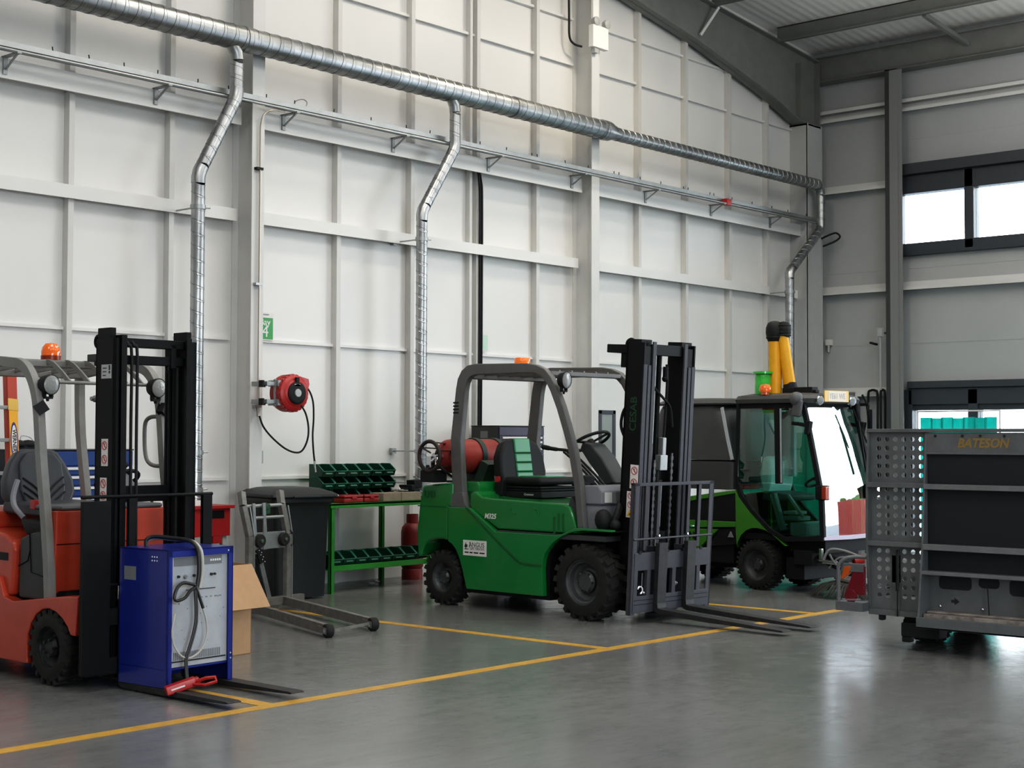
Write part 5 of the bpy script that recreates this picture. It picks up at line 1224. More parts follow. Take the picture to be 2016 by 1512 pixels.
b = MB(); b.lathe([(.10,.0),(.112,.0),(.112,.10),(.105,.115),(.118,.14),(.12,.17),(.12,.50),(.11,.55),(.08,.59),(.05,.605),(0,.61)], (0,0,0), 'z', 28); b.build('cylinder_body', mat('dark_red_paint', (.19,.018,.018), .45, var=.12), gc)
b = MB(); b.lathe([(.06,.60),(.065,.60),(.065,.69),(.06,.69)], (0,0,0), 'z', 20, cap=False); b.cyl((0,0,.60),(0,0,.68),.02); b.build('shroud', mat('dark_red_paint', (.19,.018,.018), .45, var=.12), gc)
lt = thing('paper_litter', 'crumpled scrap of pale paper on the floor in front of the bench', 'litter', (10.72, -.46, 0))
b = MB()
for i in range(7): b.obox((random.uniform(-.05,.06), random.uniform(-.03,.03), .012+.003*i), (.05,.03,.008), (random.uniform(-.8,.8), random.uniform(-.8,.8), random.uniform(-1,1)))
b.build('paper', STICK, lt, smooth=False)

# ================================================================== TOOL CHESTS, RED BENCH, LADDER
def tool_chest(name, label, x, y, w, d, h, m, side, handles, top_lid=.10, base=.12):
    r = thing(name, label, 'tool chest', (x,y,0)); b = MB()
    b.box(0,w,.012,d,base,h); r_ = b.build('chest_body', side, r, bev=.006)
    b = MB(); b.box(-.004,w+.004,.0,d+.004,h,h+.012); b.build('chest_top', side, r, bev=.004)
    b = MB(); b.box(.008,w-.008,0,.014,h-top_lid,h-.006); lid = b.build('lid_front', m, r, bev=.004)
    b = MB(); b.cyl((w*.72,.0,h-top_lid*.55),(w*.72,-.006,h-top_lid*.55),.016,n=12); b.box(w*.72-.008,w*.72+.008,-.006,0,h-top_lid*.85,h-top_lid*.55); b.build('lock', CHROME, lid)
    z = h-top_lid-.006
    for hh in handles:
        dr = MB(); dr.box(.012,w-.012,0,.014,z-hh+.006,z); do = dr.build('drawer', m, r, bev=.003)
        q = MB(); q.box(.05,w-.05,-.014,.0,z-.030,z-.008); q.build('handle', STICK, do, bev=.004); z -= hh
    for ex in (.08, w-.08):
        for ey in (.08, d-.08):
            q = MB(); q.lathe([(0,-.02),(.045,-.02),(.05,-.012),(.05,.012),(.045,.02),(0,.02)], (ex,ey,.05), 'x', 16); q.box(ex-.03,ex+.03,ey-.03,ey+.03,.10,base); q.build('castor', RUBBER, r)
    return r, r_
tc1, body = tool_chest('tool_chest', 'tall blue tool chest with pale drawer handles behind the red forklift seat', 6.57, -.62, 1.12, .46, 1.385, mat('blue_drawer_paint', (.022,.060,.22), .35, coat=.2), mat('dark_navy_paint', (.02,.025,.045), .4), [.075,.09,.09,.09,.09,.12,.14,.16,.20], .125)
tc2, body2 = tool_chest('tool_chest', 'tall black tool chest with bright drawer handles behind the gas bottle', 12.46, -.62, .78, .42, 1.63, mat('dark_violet_drawer', (.065,.065,.095), .3, .3), mat('black_chest_paint', (.03,.03,.032), .4), [.05,.075,.075,.09,.09,.12,.14,.16,.20,.20], .10)
b = MB(); b.box(-.002,0,.17,.28,1.50,1.58); b.build('label', mat('grey_label2', (.16,.16,.16), .5), body2, smooth=False)
tb = thing('power_tool', 'small black tool with a wire handle lying on top of the blue tool chest', 'tool', (6.83, -.42, 1.398), .1)
b = MB(); b.sphere((-.09,0,.065), .12, 16, 8, sx=1.2, sy=.7, sz=.55); b.sphere((.09,0,.065), .11, 16, 8, sx=1.25, sy=.7, sz=.58); b.box(-.20,.20,-.06,.06,.0,.06); b.build('tool_body', BLACKM, tb, bev=.01)
b = MB(); b.tube(smooth_pts([(-.04,0,.10),(-.035,0,.17),(.0,0,.185),(.10,0,.17),(.17,0,.12),(.18,0,.08)], 5), .005, 6); b.build('wire_handle', GALVD, tb)
b = MB(); b.tube(smooth_pts([(.20,0,.06),(.25,-.02,.06),(.30,.01,.03),(.27,.03,.012),(.22,-.03,.010),(.29,-.05,.010),(.33,.0,.010)], 5), .006, 6); b.build('flex', GALVD, tb); tb.scale = (.6,.6,.6); tb.location = (6.74, -.42, 1.398)

REDB = mat('red_bench_paint', (.36,.018,.022), .4, var=.08)
rb = thing('metal_bench', 'red steel bench with white top board behind the red forklift', 'workbench', (7.74, -.85, 0))
w_ = .88
b = MB(); b.box(0,w_,0,.68,.862,.89); b.build('bench_top', REDB, rb, bev=.003)
b = MB(); b.box(.02,w_-.03,.03,.66,.615,.862); ap_ = b.build('drawer_unit', REDB, rb, bev=.004)
b = MB(); b.box(w_-.24,w_-.10,.027,.031,.775,.845); b.build('handle_recess', BLACK, ap_, smooth=False)
for x in (.05, w_-.10):
    for y in (.05, .60):
        b = MB(); b.box(x,x+.045,y,y+.045,0,.615); b.build('leg', mat('pale_leg_paint', (.45,.45,.44), .5), rb, bev=.003)
b = MB(); b.box(w_-.22,w_-.12,.03,.08,.55,.615); b.build('foot_block', REDB, rb, bev=.004)
wbo = thing('worktop_board', 'white board laid on the red steel bench', 'board', (7.745, -.80, .891))
MB().box(0,.60,0,.62,0,.045).build('board', mat('white_laminate', (.72,.71,.69), .4), wbo, bev=.003)
tp = thing('spring_coil', 'black ribbed coil standing on the white board by the mast', 'coil', (7.80, -.36, .937))
b = MB(); b.lathe([(.03,0),(.045,.01)]+[q for i in range(6) for q in ((.045,.02+.02*i),(.034,.03+.02*i))]+[(.04,.15),(.03,.165),(.02,.19),(0,.19)], (0,0,0), 'z', 18); b.build('coil', BLACKM, tp)
tk = thing('spinning_knob', 'small dark knob standing on the front edge of the white board', 'knob', (7.80, -.74, .937))
b = MB(); b.lathe([(.012,0),(.012,.02),(.03,.035),(.034,.045),(0,.048)], (0,0,0), 'z', 14); b.build('knob', BLACKM, tk)
for k, (x, y, lab) in enumerate(((8.17,-.36,'bright bent metal fitting on the white board, left of the pair by the mast'),(8.28,-.38,'bright bent metal fitting on the white board, right of the pair by the mast'))):
    q = thing('pipe_fitting', lab, 'fitting', (x,y,.937)); b = MB(); b.tube(smooth_pts([(0,0,0),(0,0,.04),(.02,.0,.07),(.05,0,.07),(.06,0,.05)], 4), .012, 8); b.cyl((0,0,0),(0,0,.02),.024); b.build('fitting', CHROME, q)
wr_ = thing('bent_wire', 'thin bent wire clip standing on the white board', 'wire', (8.0, -.28, .937))
b = MB(); b.tube(smooth_pts([(0,0,0),(0,0,.05),(.03,0,.07),(.05,0,.03),(.08,0,.05),(.10,0,.08),(.13,0,.04),(.12,0,0)], 4), .003, 6); b.build('wire', GALVD, wr_)
# ladder
LR = mat('red_fibreglass', (.42,.05,.025), .4, var=.06); LY = mat('yellow_label', (.78,.40,.02), .45)
la = thing('step_ladder', 'red and yellow fibreglass ladder leaning at the left edge behind the red forklift', 'ladder', (6.44, -.98, 0))
top = V((.06,.35,2.02)); bot = V((-.115,-.12,0)); dr = (top-bot).normalized(); up_ = V((1,0,0)).cross(dr)
def at_(t): return bot+(top-bot)*t
for dx in (0, -.46):
    o_ = V((dx,0,0)); b = MB(); b.bar(bot+o_, top+o_, .085, .03, (0,-1,0)); b.bar(bot+o_+V((-.04,.025,0)), top+o_+V((-.04,.025,0)), .012, .05, (0,-1,0)); b.bar(bot+o_+V((.04,.025,0)), top+o_+V((.04,.025,0)), .012, .05, (0,-1,0))
    ro = b.build('stile', LR, la, bev=.003)
    if dx == 0:
        nrm = V((0,-1,0)); nrm = (nrm-dr*nrm.dot(dr)).normalized()
        q = MB(); q.bar(at_(.50)+nrm*.017, at_(.845)+nrm*.017, .076, .003, nrm); lb_ = q.build('label', LY, ro, smooth=False)
        q = MB(); 
        for t0, t1 in ((.845,.893),(.985,1.0)): q.bar(at_(t0)+nrm*.017, at_(t1)+nrm*.017, .092, .008, nrm)
        q.build('brass_plate', mat('brass_plate', (.55,.36,.10), .4, .6), ro, bev=.003)
        q = MB()
        for i in range(6): q.bar(at_(.505+.018*i)+nrm*.019, at_(.512+.018*i)+nrm*.019, .076, .002, nrm)
        q.build('stripe', mat('orange_ink', (.70,.14,.02), .5), lb_, smooth=False)
        q = MB(); c0 = at_(.725); s_ = dr.cross(nrm).normalized(); ov = [c0+dr*(cos(a)*.155)+s_*(sin(a)*.033)+nrm*.0195 for a in [i*pi/16 for i in range(32)]]
        q.add(ov, [tuple(range(32))]); q.build('oval', mat('navy_ink', (.03,.02,.16), .5), lb_, smooth=False)
        q = MB(); ov = [c0+dr*(cos(a)*.13)+s_*(sin(a)*.024)+nrm*.0205 for a in [i*pi/16 for i in range(32)]]; q.add(ov, [tuple(range(32))]); q.build('oval_field', STICK, lb_, smooth=False)
        text('lettering', 'WERNER', .046, INK, lb_, c0+nrm*.021, -dr, dr.cross(nrm) if (-dr).cross(dr.cross(nrm)).dot(nrm) > 0 else nrm.cross(dr), .0006, bold=.0012)
for i in range(7):
    t_ = .08+.13*i; p = at_(t_); q = MB(); q.bar(p+V((-.42,0,0)), p+V((-.04,0,0)), .03, .03); q.build('rung', GALVD, la, bev=.003)
# ================================================================== SWEEPER
SH = radians(-96)
sw_ = thing('street_sweeper', 'compact green and grey street sweeper with glazed cab behind the green forklift', 'sweeper', (13.5065, -3.7479, 0), SH)
SGREEN = mat('lime_green_panel', (.055,.22,.022), .35, coat=.3, var=.06); SDARK = mat('dark_hopper_plastic', (.060,.060,.062), .42, var=.12, vscale=4); SBLK = mat('cab_black', (.014,.015,.016), .6, spec=.2)
CY0, CY1 = -.60, .30; CM = (CY0+CY1)/2
RIMD = mat('dark_rim', (.07,.073,.075), .5, .3, var=.2)
wheel(sw_, -.045, CY0, CY0+.19, .25, .155, .05, RIMD, 30, .004, .05); wheel(sw_, -.045, CY1, CY1-.19, .25, .155, .05, RIMD, 26, .006, .05)
wheel(sw_, -1.20, CY0+.03, CY0+.22, .25, .155, .05, RIMD, 30, .004, .05); wheel(sw_, -1.20, CY1-.03, CY1-.22, .25, .155, .05, RIMD, 26, .006, .05)
b = MB(); b.box(-1.45,.35,CY0+.22,CY1-.22,.18,.60); b.box(-.95,-.36,CY0+.05,CY1-.05,.24,.62); b.box(.30,.72,CY0+.1,CY1-.1,.40,.52); b.box(-.35,.32,CY0+.04,CY1-.04,.50,.56); b.build('chassis', SBLK, sw_, smooth=False)
# green side bodywork
fa = [(-.285,.40),(-.27,.46),(-.225,.535),(-.16,.585),(-.09,.608),(-.02,.61),(.06,.595),(.14,.56),(.22,.51),(.30,.455)]
pp = [(-.93,.905),(-.30,.985),(-.20,.86),(-.05,.72),(.10,.60),(.22,.53),(.335,.452)]+fa[::-1]
for y0, y1 in ((CY0,CY0+.05),(CY1-.05,CY1)):
    b = MB(); b.prism([(-1.5,.84),(-.98,.895),(-.30,.985),(-.30,.950),(-.98,.84),(-1.5,.80)], 'y', y0, y1); b.prism([(-.305,.985),(-.20,.86),(-.05,.72),(.10,.60),(.22,.53),(.335,.452)]+fa[::-1]+[(-.30,.55)], 'y', y0, y1)
    b.prism([(-1.5,.55),(-.30,.61),(-.30,.665),(-1.5,.655)], 'y', y0, y1); b.prism([(-1.5,.36),(-.80,.36),(-.52,.58),(-1.5,.56)], 'y', y0, y1)
    b.build('side_panel', SGREEN, sw_, bev=.01, ang=30)
    b = MB(); b.prism([(-1.5,.65),(-.29,.655),(-.29,.96),(-1.5,.83)], 'y', y0+.012*(1 if y0 < 0 else -1), y1); b.prism([(-.52,.58),(-.30,.60),(-.29,.44),(-.66,.40)], 'y', y0+.015*(1 if y0 < 0 else -1), y1); b.build('side_vent', SBLK, sw_, smooth=False)
    b = MB(); strip(b, fa, min(y0,y1)+.0, max(y0,y1)+.0+(.15 if y0 < 0 else -.15), .004) if y0 < 0 else None
    if y0 < 0: b.build('wheel_arch', SBLK, sw_, smooth=False)
te = MB(); te.prism([(-.40,.505),(-.33,.505),(-.365,.565)], 'y', CY0-.001, CY0+.012); te.build('warning_triangle', mat('grey_label', (.22,.23,.24), .5), sw_, smooth=False)
text('lettering', 'N', .10, SBLK, sw_, (-.874,CY0-.002,.50), (1,0,0), (0,0,1), .001, bold=.003)
# hopper
hp = MB(); n_ = 6
def hring(x0, x1, y0, y1, z, r): return bring(x0, x1, y0, y1, z, r, 6)
loft(hp, [hring(-1.55,-.34,CY0+.0,CY1-.0,.985,.06), hring(-1.52,-.325,CY0,CY1,1.27,.08)]); hp.build('hopper_base', SDARK, sw_, ang=40)
hp = MB(); loft(hp, [hring(-1.52,-.325,CY0,CY1,1.285,.08), hring(-1.48,-.385,CY0+.01,CY1-.01,1.45,.10), hring(-1.46,-.435,CY0+.02,CY1-.02,1.62,.12), hring(-1.42,-.50,CY0+.04,CY1-.04,1.80,.14), hring(-1.40,-.53,CY0+.06,CY1-.06,1.845,.14)]); hp.build('hopper', SDARK, sw_, ang=40)
hp = MB(); loft(hp, [hring(-1.44,-.47,CY0+.02,CY1-.02,1.85,.12), hring(-1.45,-.46,CY0+.01,CY1-.01,1.866,.13), hring(-1.40,-.51,CY0+.06,CY1-.06,1.90,.14), hring(-1.2,-.7,CY0+.2,CY1-.2,1.925,.15)]); hp.build('hopper_lid', SDARK, sw_, ang=40)
hp = MB(); hp.bar((-.50,CY0+.035,1.82),(-.40,CY0+.004,1.50),.012,.035,(1,0,0)); hp.bar((-.40,CY0+.004,1.50),(-.335,CY0-.005,1.29),.012,.035,(1,0,0)); hp.build('hopper_edge', mat('pale_edge', (.42,.43,.46), .4), sw_)
# cab
AP = [(.52,1.86),(.60,1.55),(.68,1.20),(.735,.95),(.75,.56)]   # windscreen line (x,z)
def pill(name, pts, y, w, h, m=SBLK): q = MB(); q.rtube([(x,y,z) for x, z in pts], w, h, (0,1,0)); return q.build(name, m, sw_, bev=.006)
for y in (CY0+.02, CY1-.02):
    pill('cab_pillar', [(.44,1.88)]+AP, y, .04, .05)
    pill('cab_pillar', [(.215,1.86),(.225,1.4),(.23,1.06)], y, .03, .075)
    pill('cab_pillar', [(-.265,1.88),(-.275,1.5),(-.285,1.05)], y, .04, .04)
    pill('cab_sill', [(-.285,1.05),(-.24,.93),(-.10,.78),(.12,.60),(.30,.52),(.75,.545)], y, .04, .05)
    q = MB(); q.bar((.262,y-.012,1.80),(.268,y-.012,1.07),.012,.016,(0,1,0)); q.bar((-.262,y-.012,1.80),(-.268,y-.012,1.12),.008,.014,(0,1,0)); q.build('door_trim', mat('pale_edge', (.42,.43,.46), .4), sw_)
CG2 = glass_mat('far_green_glass', (.50,.78,.70), 0, ior=1.06); CG = glass_mat('green_tinted_glass', (.50,.78,.70), .02); WG = glass_mat('windscreen_glass', (.55,.80,.74), .14)
b = MB(); y = CY0+.012
b.add([(-.26,y,1.82),(.23,y,1.82),(.245,y,1.07),(-.275,y,1.07)], [(0,1,2,3)]); b.add([(.25,y,1.82),(.50,y,1.82),(.60,y,1.5),(.70,y,1.05),(.25,y,1.07)], [(0,1,2,3,4)]); b.add([(.12,y,1.06),(.72,y,1.03),(.735,y,.57),(.32,y,.54),(.16,y,.60)], [(0,1,2,3,4)])
b.add([(-.25,y,1.04),(.12,y,1.06),(.16,y,.60),(-.08,y,.78)], [(0,1,2,3)])
b.build('side_window', CG, sw_, smooth=False, solid=0)
b = MB(); y = CY1-.012
b.add([(-.26,y,1.82),(.50,y,1.82),(.60,y,1.5),(.70,y,1.05),(.735,y,.57),(.32,y,.54),(-.08,y,.78),(-.275,y,1.07)], [tuple(range(8))]); b.build('side_window', CG2, sw_, smooth=False)
def wsc(u, v):
    k = v*(len(AP)-1); i = min(int(k), len(AP)-2); f_ = k-i; x = AP[i][0]+(AP[i+1][0]-AP[i][0])*f_; z = AP[i][1]+(AP[i+1][1]-AP[i][1])*f_
    return (x+.012*sin(pi*u), CY0+.045+(CY1-CY0-.09)*u, z)
b = MB(); b.grid(wsc, 10, 12); b.build('windscreen', WG, sw_, ang=60)
q = MB(); q.bar((.755,CY0+.02,.55),(.77,CM,.545),.02,.04); q.bar((.77,CM,.545),(.755,CY1-.02,.55),.02,.04); q.build('windscreen_strip', mat('violet_grey_trim', (.32,.29,.36), .35, .4), sw_)
q = MB(); q.add([(-.27,CY0+.03,1.85),(-.27,CY1-.03,1.85),(-.28,CY1-.03,1.05),(-.28,CY0+.03,1.05)], [(0,1,2,3)]); q.build('rear_window', CG2, sw_, smooth=False)
# roof
hp = MB(); loft(hp, [hring(-.33,.60,CY0-.02,CY1+.02,1.855,.12), hring(-.35,.62,CY0-.03,CY1+.03,1.895,.14), hring(-.33,.60,CY0-.01,CY1+.01,1.93,.14), hring(-.22,.48,CY0+.10,CY1-.10,1.955,.14)]); hp.build('cab_roof', mat('roof_grey', (.075,.075,.076), .5, var=.1), sw_, ang=40)
hp = MB(); hp.box(-.27,.50,CY0+.01,CY1-.01,1.80,1.858); hp.build('roof_rail', SBLK, sw_, bev=.01)
# plate, lamps and wipers on the cab front
q = MB(); q.box(.625,.640,CM-.235,CM+.165,1.865,1.975); pl = q.build('number_plate', mat('yellow_plate', (.80,.50,.13), .4), sw_, bev=.003)
q = MB(); q.box(.6395,.642,CM-.18,CM+.12,1.872,1.968); q.build('plate_field', mat('pale_plate', (.74,.66,.52), .4), pl, smooth=False)
text('lettering', 'YE61 WE', .075, mat('grey_plate_ink', (.45,.42,.40), .5), pl, (.6425,CM-.03,1.92), (0,1,0), (0,0,1), .0005, sx=.9, bold=.002)
for y in (CM-.30, CM+.24):
    q = MB(); q.lathe([(0,-.05),(.04,-.04),(.045,0),(.04,.01),(0,.015)], (.63,y,1.875), (1,-.3,-.2), 18); q.build('roof_lamp', CHROME, sw_)
q = MB(); q.sphere((.48,CY0-.03,1.89), .07, 14, 10); q.obox((.50,CY0-.04,1.80),(.10,.05,.17),(0,.15,0)); q.build('flood_lamp', mat('dark_grey_housing', (.11,.11,.115), .45), sw_, bev=.02)
def mirror_arm(y, sgn):
    q = MB(); q.obox((.60,y,1.61),(.05,.06,.13),(0,.2,0)); q.bar((.60,y,1.63),(.42,y+sgn*.02,1.655),.03,.035); q.build('mirror_bracket', SBLK, sw_, bev=.008)
mirror_arm(CY0-.0, -1); mirror_arm(CY1+.0, 1)
q = MB(); q.obox((.60,CY1+.05,1.85),(.10,.03,.03),(0,0,0)); q.tube(smooth_pts([(.58,CY1+.03,1.95),(.62,CY1+.05,1.85),(.64,CY1+.06,1.6),(.66,CY1+.05,1.3)], 4), .012, 8); q.obox((.66,CY1+.09,1.70),(.03,.10,.20),(0,0,.3)); q.build('wing_mirror', SBLK, sw_, bev=.01)
q = MB(); q.bar((.66,CY1-.24,1.80),(.74,CY1-.12,1.46),.014,.012); q.bar((.69,CY1-.20,1.68),(.765,CY1-.18,1.18),.012,.02); q.build('wiper', SBLK, sw_)
for y, c_ in ((CY0+.03, -1), (CY1-.08, 1)):
    q = MB(); q.obox((.74,y,.985),(.12,.09,.14)); ho_ = q.build('headlamp', SBLK, sw_, bev=.015)
    q = MB(); q.obox((.80,y+.03,.985),(.03,.07,.125)); q.build('lens', CHROME, ho_, bev=.01); q = MB(); q.obox((.795,y-.035,.985),(.05,.06,.125)); q.build('indicator', mat('red_amber_lens', (.36,.05,.02), .2), ho_, bev=.01)
# inside the cab
q = MB(); q.prism([(-.16,.95),(-.10,.92),(-.06,1.05),(-.05,1.25),(-.09,1.33),(-.15,1.32),(-.20,1.15)], 'y', CM-.20, CM+.20); so2 = q.build('seat_back', mat('pale_green_seat', (.42,.58,.56), .5), sw_, bev=.03, seg=3); 
q = MB(); q.prism([(-.16,.88),(.20,.88),(.22,.94),(-.14,.98)], 'y', CM-.21, CM+.21); q.build('seat_cushion', PLG, sw_, bev=.02)
q = MB(); q.prism([(.50,.56),(.72,.56),(.70,.95),(.62,1.05),(.52,1.04),(.46,.98)], 'y', CM-.12, CM+.12); q.build('dashboard', SBLK, sw_, bev=.02)
q = MB(); q.torus((.42,CM,1.10),(-.5,0,1),.16,.014,28,8); q.bar((.42,CM-.15,1.10),(.42,CM+.15,1.10),.02,.02); q.cyl((.42,CM,1.10),(.52,CM,.95),.025); q.build('steering_wheel', SBLK, sw_)
q = MB(); q.bar((.14,CY0+.05,.96),(.26,CY0+.05,.60),.05,.06,(0,1,0)); q.bar((.28,CY0+.10,.95),(.46,CY0+.1,.74),.03,.03,(0,1,0)); q.box(.22,.40,CY0+.10,CY0+.3,.70,.74); q.box(.22,.36,CY0+.1,CY0+.3,.76,.79); q.build('control_stand', mat('pale_grey_green', (.33,.42,.41), .45), sw_, bev=.005)
q = MB(); q.box(.30,.50,CY0+.1,CY1-.1,.55,.68); q.build('floor_box', mat('pale_green_seat', (.42,.58,.56), .5), sw_, bev=.01)
q = MB(); q.box(.02,.20,CY0+.03,CY0+.05,1.76,1.79); q.build('grab_handle', mat('light_green_plastic', (.10,.55,.14), .4), sw_, bev=.008)
q = MB(); q.box(-.20,.02,CM+.10,CM+.14,1.12,1.78); q.build('rear_screen', mat('pale_grey_green', (.33,.42,.41), .45), sw_, smooth=False)
# on the roof: beacon, green canister, yellow suction hose
q = MB(); q.cyl((.06,CM-.42,1.94),(.06,CM-.42,1.97),.04); q.lathe([(.058,1.965),(.062,1.98),(.06,2.01),(.045,2.04),(.0,2.05)], (.06,CM-.42,0), 'z', 20); q.build('beacon', mat('amber_dome', (.85,.16,.015), .12, coat=.8, emit=.06), sw_)
q = MB(); q.lathe([(.0,1.95),(.085,1.95),(.085,2.13),(.078,2.15),(.105,2.155),(.105,2.175),(.08,2.18),(0,2.18)], (-.06,CM-.30,0), 'z', 28); q.build('canister', mat('bright_green_plastic', (.05,.46,.06), .2, coat=.5), sw_)
HY = mat('yellow_hose', (.72,.36,.012), .4, var=.08)
q = MB(); q.cyl((.03,CM-.22,1.94),(.02,CM-.215,2.50),.066,.064,n=20); q.build('suction_hose', HY, sw_)
q = MB(); q.cyl((.16,CM-.16,2.05),(.09,CM-.18,2.55),.062,.058,n=20); q.build('suction_hose', HY, sw_)
q = MB(); q.lathe([(.066,0),(.080,.03),(.090,.09),(.088,.14),(.070,.185),(.04,.205),(0,.21)], (.02,CM-.215,2.48), 'z', 18); q.lathe([(.06,0),(.074,.04),(.076,.10),(.06,.15),(0,.165)], (.095,CM-.17,2.52), 'z', 18)
for z in (2.52,2.55,2.585,2.62): q.torus((.02,CM-.215,z),(0,0,1),.080,.008,20,6); q.torus((.09,CM-.17,z+.02),(0,0,1),.073,.008,20,6)
q.build('hose_boot', BLACKM, sw_)
q = MB(); q.lathe([(.06,0),(.068,.02),(.07,.10),(.062,.14)], (.165,CM-.155,1.93), 'z', 18); q.obox((.32,CM-.16,1.985),(.30,.10,.06)); q.obox((.19,CM-.16,1.98),(.14,.14,.06)); q.obox((.47,CM-.16,1.97),(.06,.06,.03)); q.build('hose_mount', BLACKM, sw_, bev=.006)
# brush gear
q = MB(); q.lathe([(0,.20),(.13,.195),(.165,.17),(.17,.15),(.13,.13),(0,.13)], (.94,-.42,0), (.12,.05,1), 28); bd_ = q.build('brush_disc', mat('brush_disc', (.09,.085,.08), .5, var=.2), sw_)
br_ = MB(); 
for i in range(220):
    a = 2*pi*i/220+random.uniform(-.01,.01); r0, r1 = random.uniform(.13,.165), random.uniform(.36,.41); z1 = max(.012, .03+random.uniform(-.02,.03)); sk_ = random.uniform(-.03,.06)
    p0 = V((.94+cos(a)*r0, -.42+sin(a)*r0, .145)); p1 = V((.94+cos(a+sk_)*r1, -.42+sin(a+sk_)*r1, z1)); tw = V((-sin(a),cos(a),0))*.005
    pm = (p0*.45+p1*.55)+V((0,0,.025))
    br_.add([p0-tw,p0+tw,pm+tw,pm-tw,p1+tw*1.2,p1-tw*1.2], [(0,1,2,3),(3,2,4,5)])
br_.build('brush_bristles', mat('brush_bristle', (.045,.040,.034), .8, var=.3, vscale=30), sw_, smooth=False, stuff=True)
q = MB(); q.cyl((.94,-.42,.19),(.94,-.42,.29),.06,n=14); q.bar((.94,-.42,.28),(.55,-.30,.36),.06,.06); q.bar((.50,CY0+.12,.40),(.86,-.46,.26),.04,.05); q.box(.40,.62,CY0+.02,CY1-.1,.28,.42); q.box(.28,.5,CY0+.06,CY1-.2,.13,.34); q.build('brush_arm', SBLK, sw_, bev=.008)
q = MB(); q.tube(smooth_pts([(.74,-.56,.34),(.78,-.52,.44),(.88,-.42,.43),(1.0,-.30,.37),(1.05,-.22,.38)], 5), .013, 8); q.tube(smooth_pts([(.80,-.55,.40),(.84,-.50,.30),(.90,-.44,.28),(.98,-.36,.22)], 5), .011, 8); q.tube(smooth_pts([(.76,-.50,.26),(.82,-.42,.36),(.92,-.32,.34),(.98,-.30,.25)], 5), .010, 8); q.build('hydraulic_hose', mat('grey_hose', (.20,.20,.20), .4), sw_)
q = MB(); q.bar((.70,-.52,.32),(.95,-.44,.30),.03,.03); q.obox((.72,-.57,.40),(.03,.03,.10)); q.obox((1.02,-.20,.43),(.07,.05,.07),(0,.3,0)); q.bar((.6,-.5,.33),(.84,-.48,.325),.02,.02); q.build('brush_linkage', CHROME, sw_, bev=.004)
q = MB(); q.cyl((.93,-.34,.33),(.98,-.26,.35),.045,n=14); q.build('hydraulic_motor', mat('red_plastic', (.42,.03,.03), .35), sw_)
# ================================================================== WELDING SCREENS
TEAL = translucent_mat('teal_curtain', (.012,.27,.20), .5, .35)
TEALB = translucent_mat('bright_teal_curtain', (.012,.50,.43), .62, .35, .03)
def screen(label, x, y0, y1, zt, m, x1=None):
    s = thing('welding_screen', label, 'welding screen', (x, (y0+y1)/2, 0)); h2 = (y1-y0)/2; lean = (0 if x1 is None else x1-x)
    n = 7
    for i in range(n):
        a = -h2+2*h2*i/n; c = -h2+2*h2*(i+1)/n; q = MB()
        q.grid(lambda u, v: (lean*((a+(c-a)*u)/h2*.5)+.02*(i % 2)+.012*sin(u*pi*2+i), a-.012+(c-a+.024)*u, .12+(zt-.20)*v-(.010 if i % 2 else 0)), 6, 3)
        q.build('curtain_strip', m, s, ang=80)
    fr = MB(); fr.tube([(-lean*.5,-h2-.05,.04),(-lean*.5,-h2-.05,zt),(lean*.5,h2+.05,zt),(lean*.5,h2+.05,.04)], .016, 10)
    for y_, xx in ((-h2-.05,-lean*.5),(h2+.05,lean*.5)): fr.bar((xx-.25,y_,.03),(xx+.25,y_,.03),.03,.03)
    fr.build('screen_frame', mat('white_tube', (.75,.75,.75), .4), s); return s
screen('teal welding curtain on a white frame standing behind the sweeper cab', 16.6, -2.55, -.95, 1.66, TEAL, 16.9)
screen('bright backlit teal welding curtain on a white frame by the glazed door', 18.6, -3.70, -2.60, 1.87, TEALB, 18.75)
# ================================================================== PLANT TRAILER
tr = thing('plant_trailer', 'galvanised plant trailer with raised ramp tailboard and perforated tread at the right edge', 'trailer', (9.95, -7.34, 0))
TG = mat('trailer_galvanised', (.135,.142,.146), .5, .2, var=.15, vscale=8, rvar=.1)
TGL = mat('trailer_galvanised_edge', (.19,.195,.20), .45, .25, var=.12, vscale=8)
MESHB = mat('black_ramp_mesh', (.012,.014,.018), .6)
ZB, ZTP = .25, 1.57
tbd = MB()
for s in (1, -1):
    ye = s*.87; q = [( -.015,ZTP),(-.045,1.19),(-.05,.80),(-.03,.5),(-.01,ZB),(.05,ZB),(.05,ZTP)]
    tbd.prism(q, 'y', ye-.006*s, ye+.012*s)
    ym = s*.425; q = [(-.015,ZTP-.02),(-.05,1.19),(-.08,.80),(-.12,.5),(-.155,ZB-.0),(-.10,ZB-.02),(.03,ZB),(.03,ZTP-.02)]
    tbd.prism(q, 'y', ym-.008, ym+.008)
    tbd.box(-.055,-.015,min(s*.425,s*.87),max(s*.425,s*.87),1.155,1.19); tbd.box(-.06,-.015,min(s*.425,s*.87),max(s*.425,s*.87),.735,.77)
    tbd.box(-.03,.05,min(s*.42,s*.87),max(s*.42,s*.87),ZB-.01,ZB+.03)
tbd.box(-.03,.05,-.882,.882,ZTP-.02,ZTP+.005)
tbo = tbd.build('tailboard_frame', TG, tr, bev=.003)
b = MB(); b.box(-.075,-.02,-.42,.42,1.15,1.187); b.box(-.095,-.02,-.42,.42,.727,.768); b.box(-.11,-.02,-.42,.42,.556,.582); b.build('ramp_rung', TGL, tbo, bev=.004)
b = MB(); b.box(-.02,.0,-.42,.42,1.40,1.548); b.box(-.035,-.02,-.42,.42,1.395,1.408); tp_ = b.build('top_plate', TG, tbo, bev=.003)
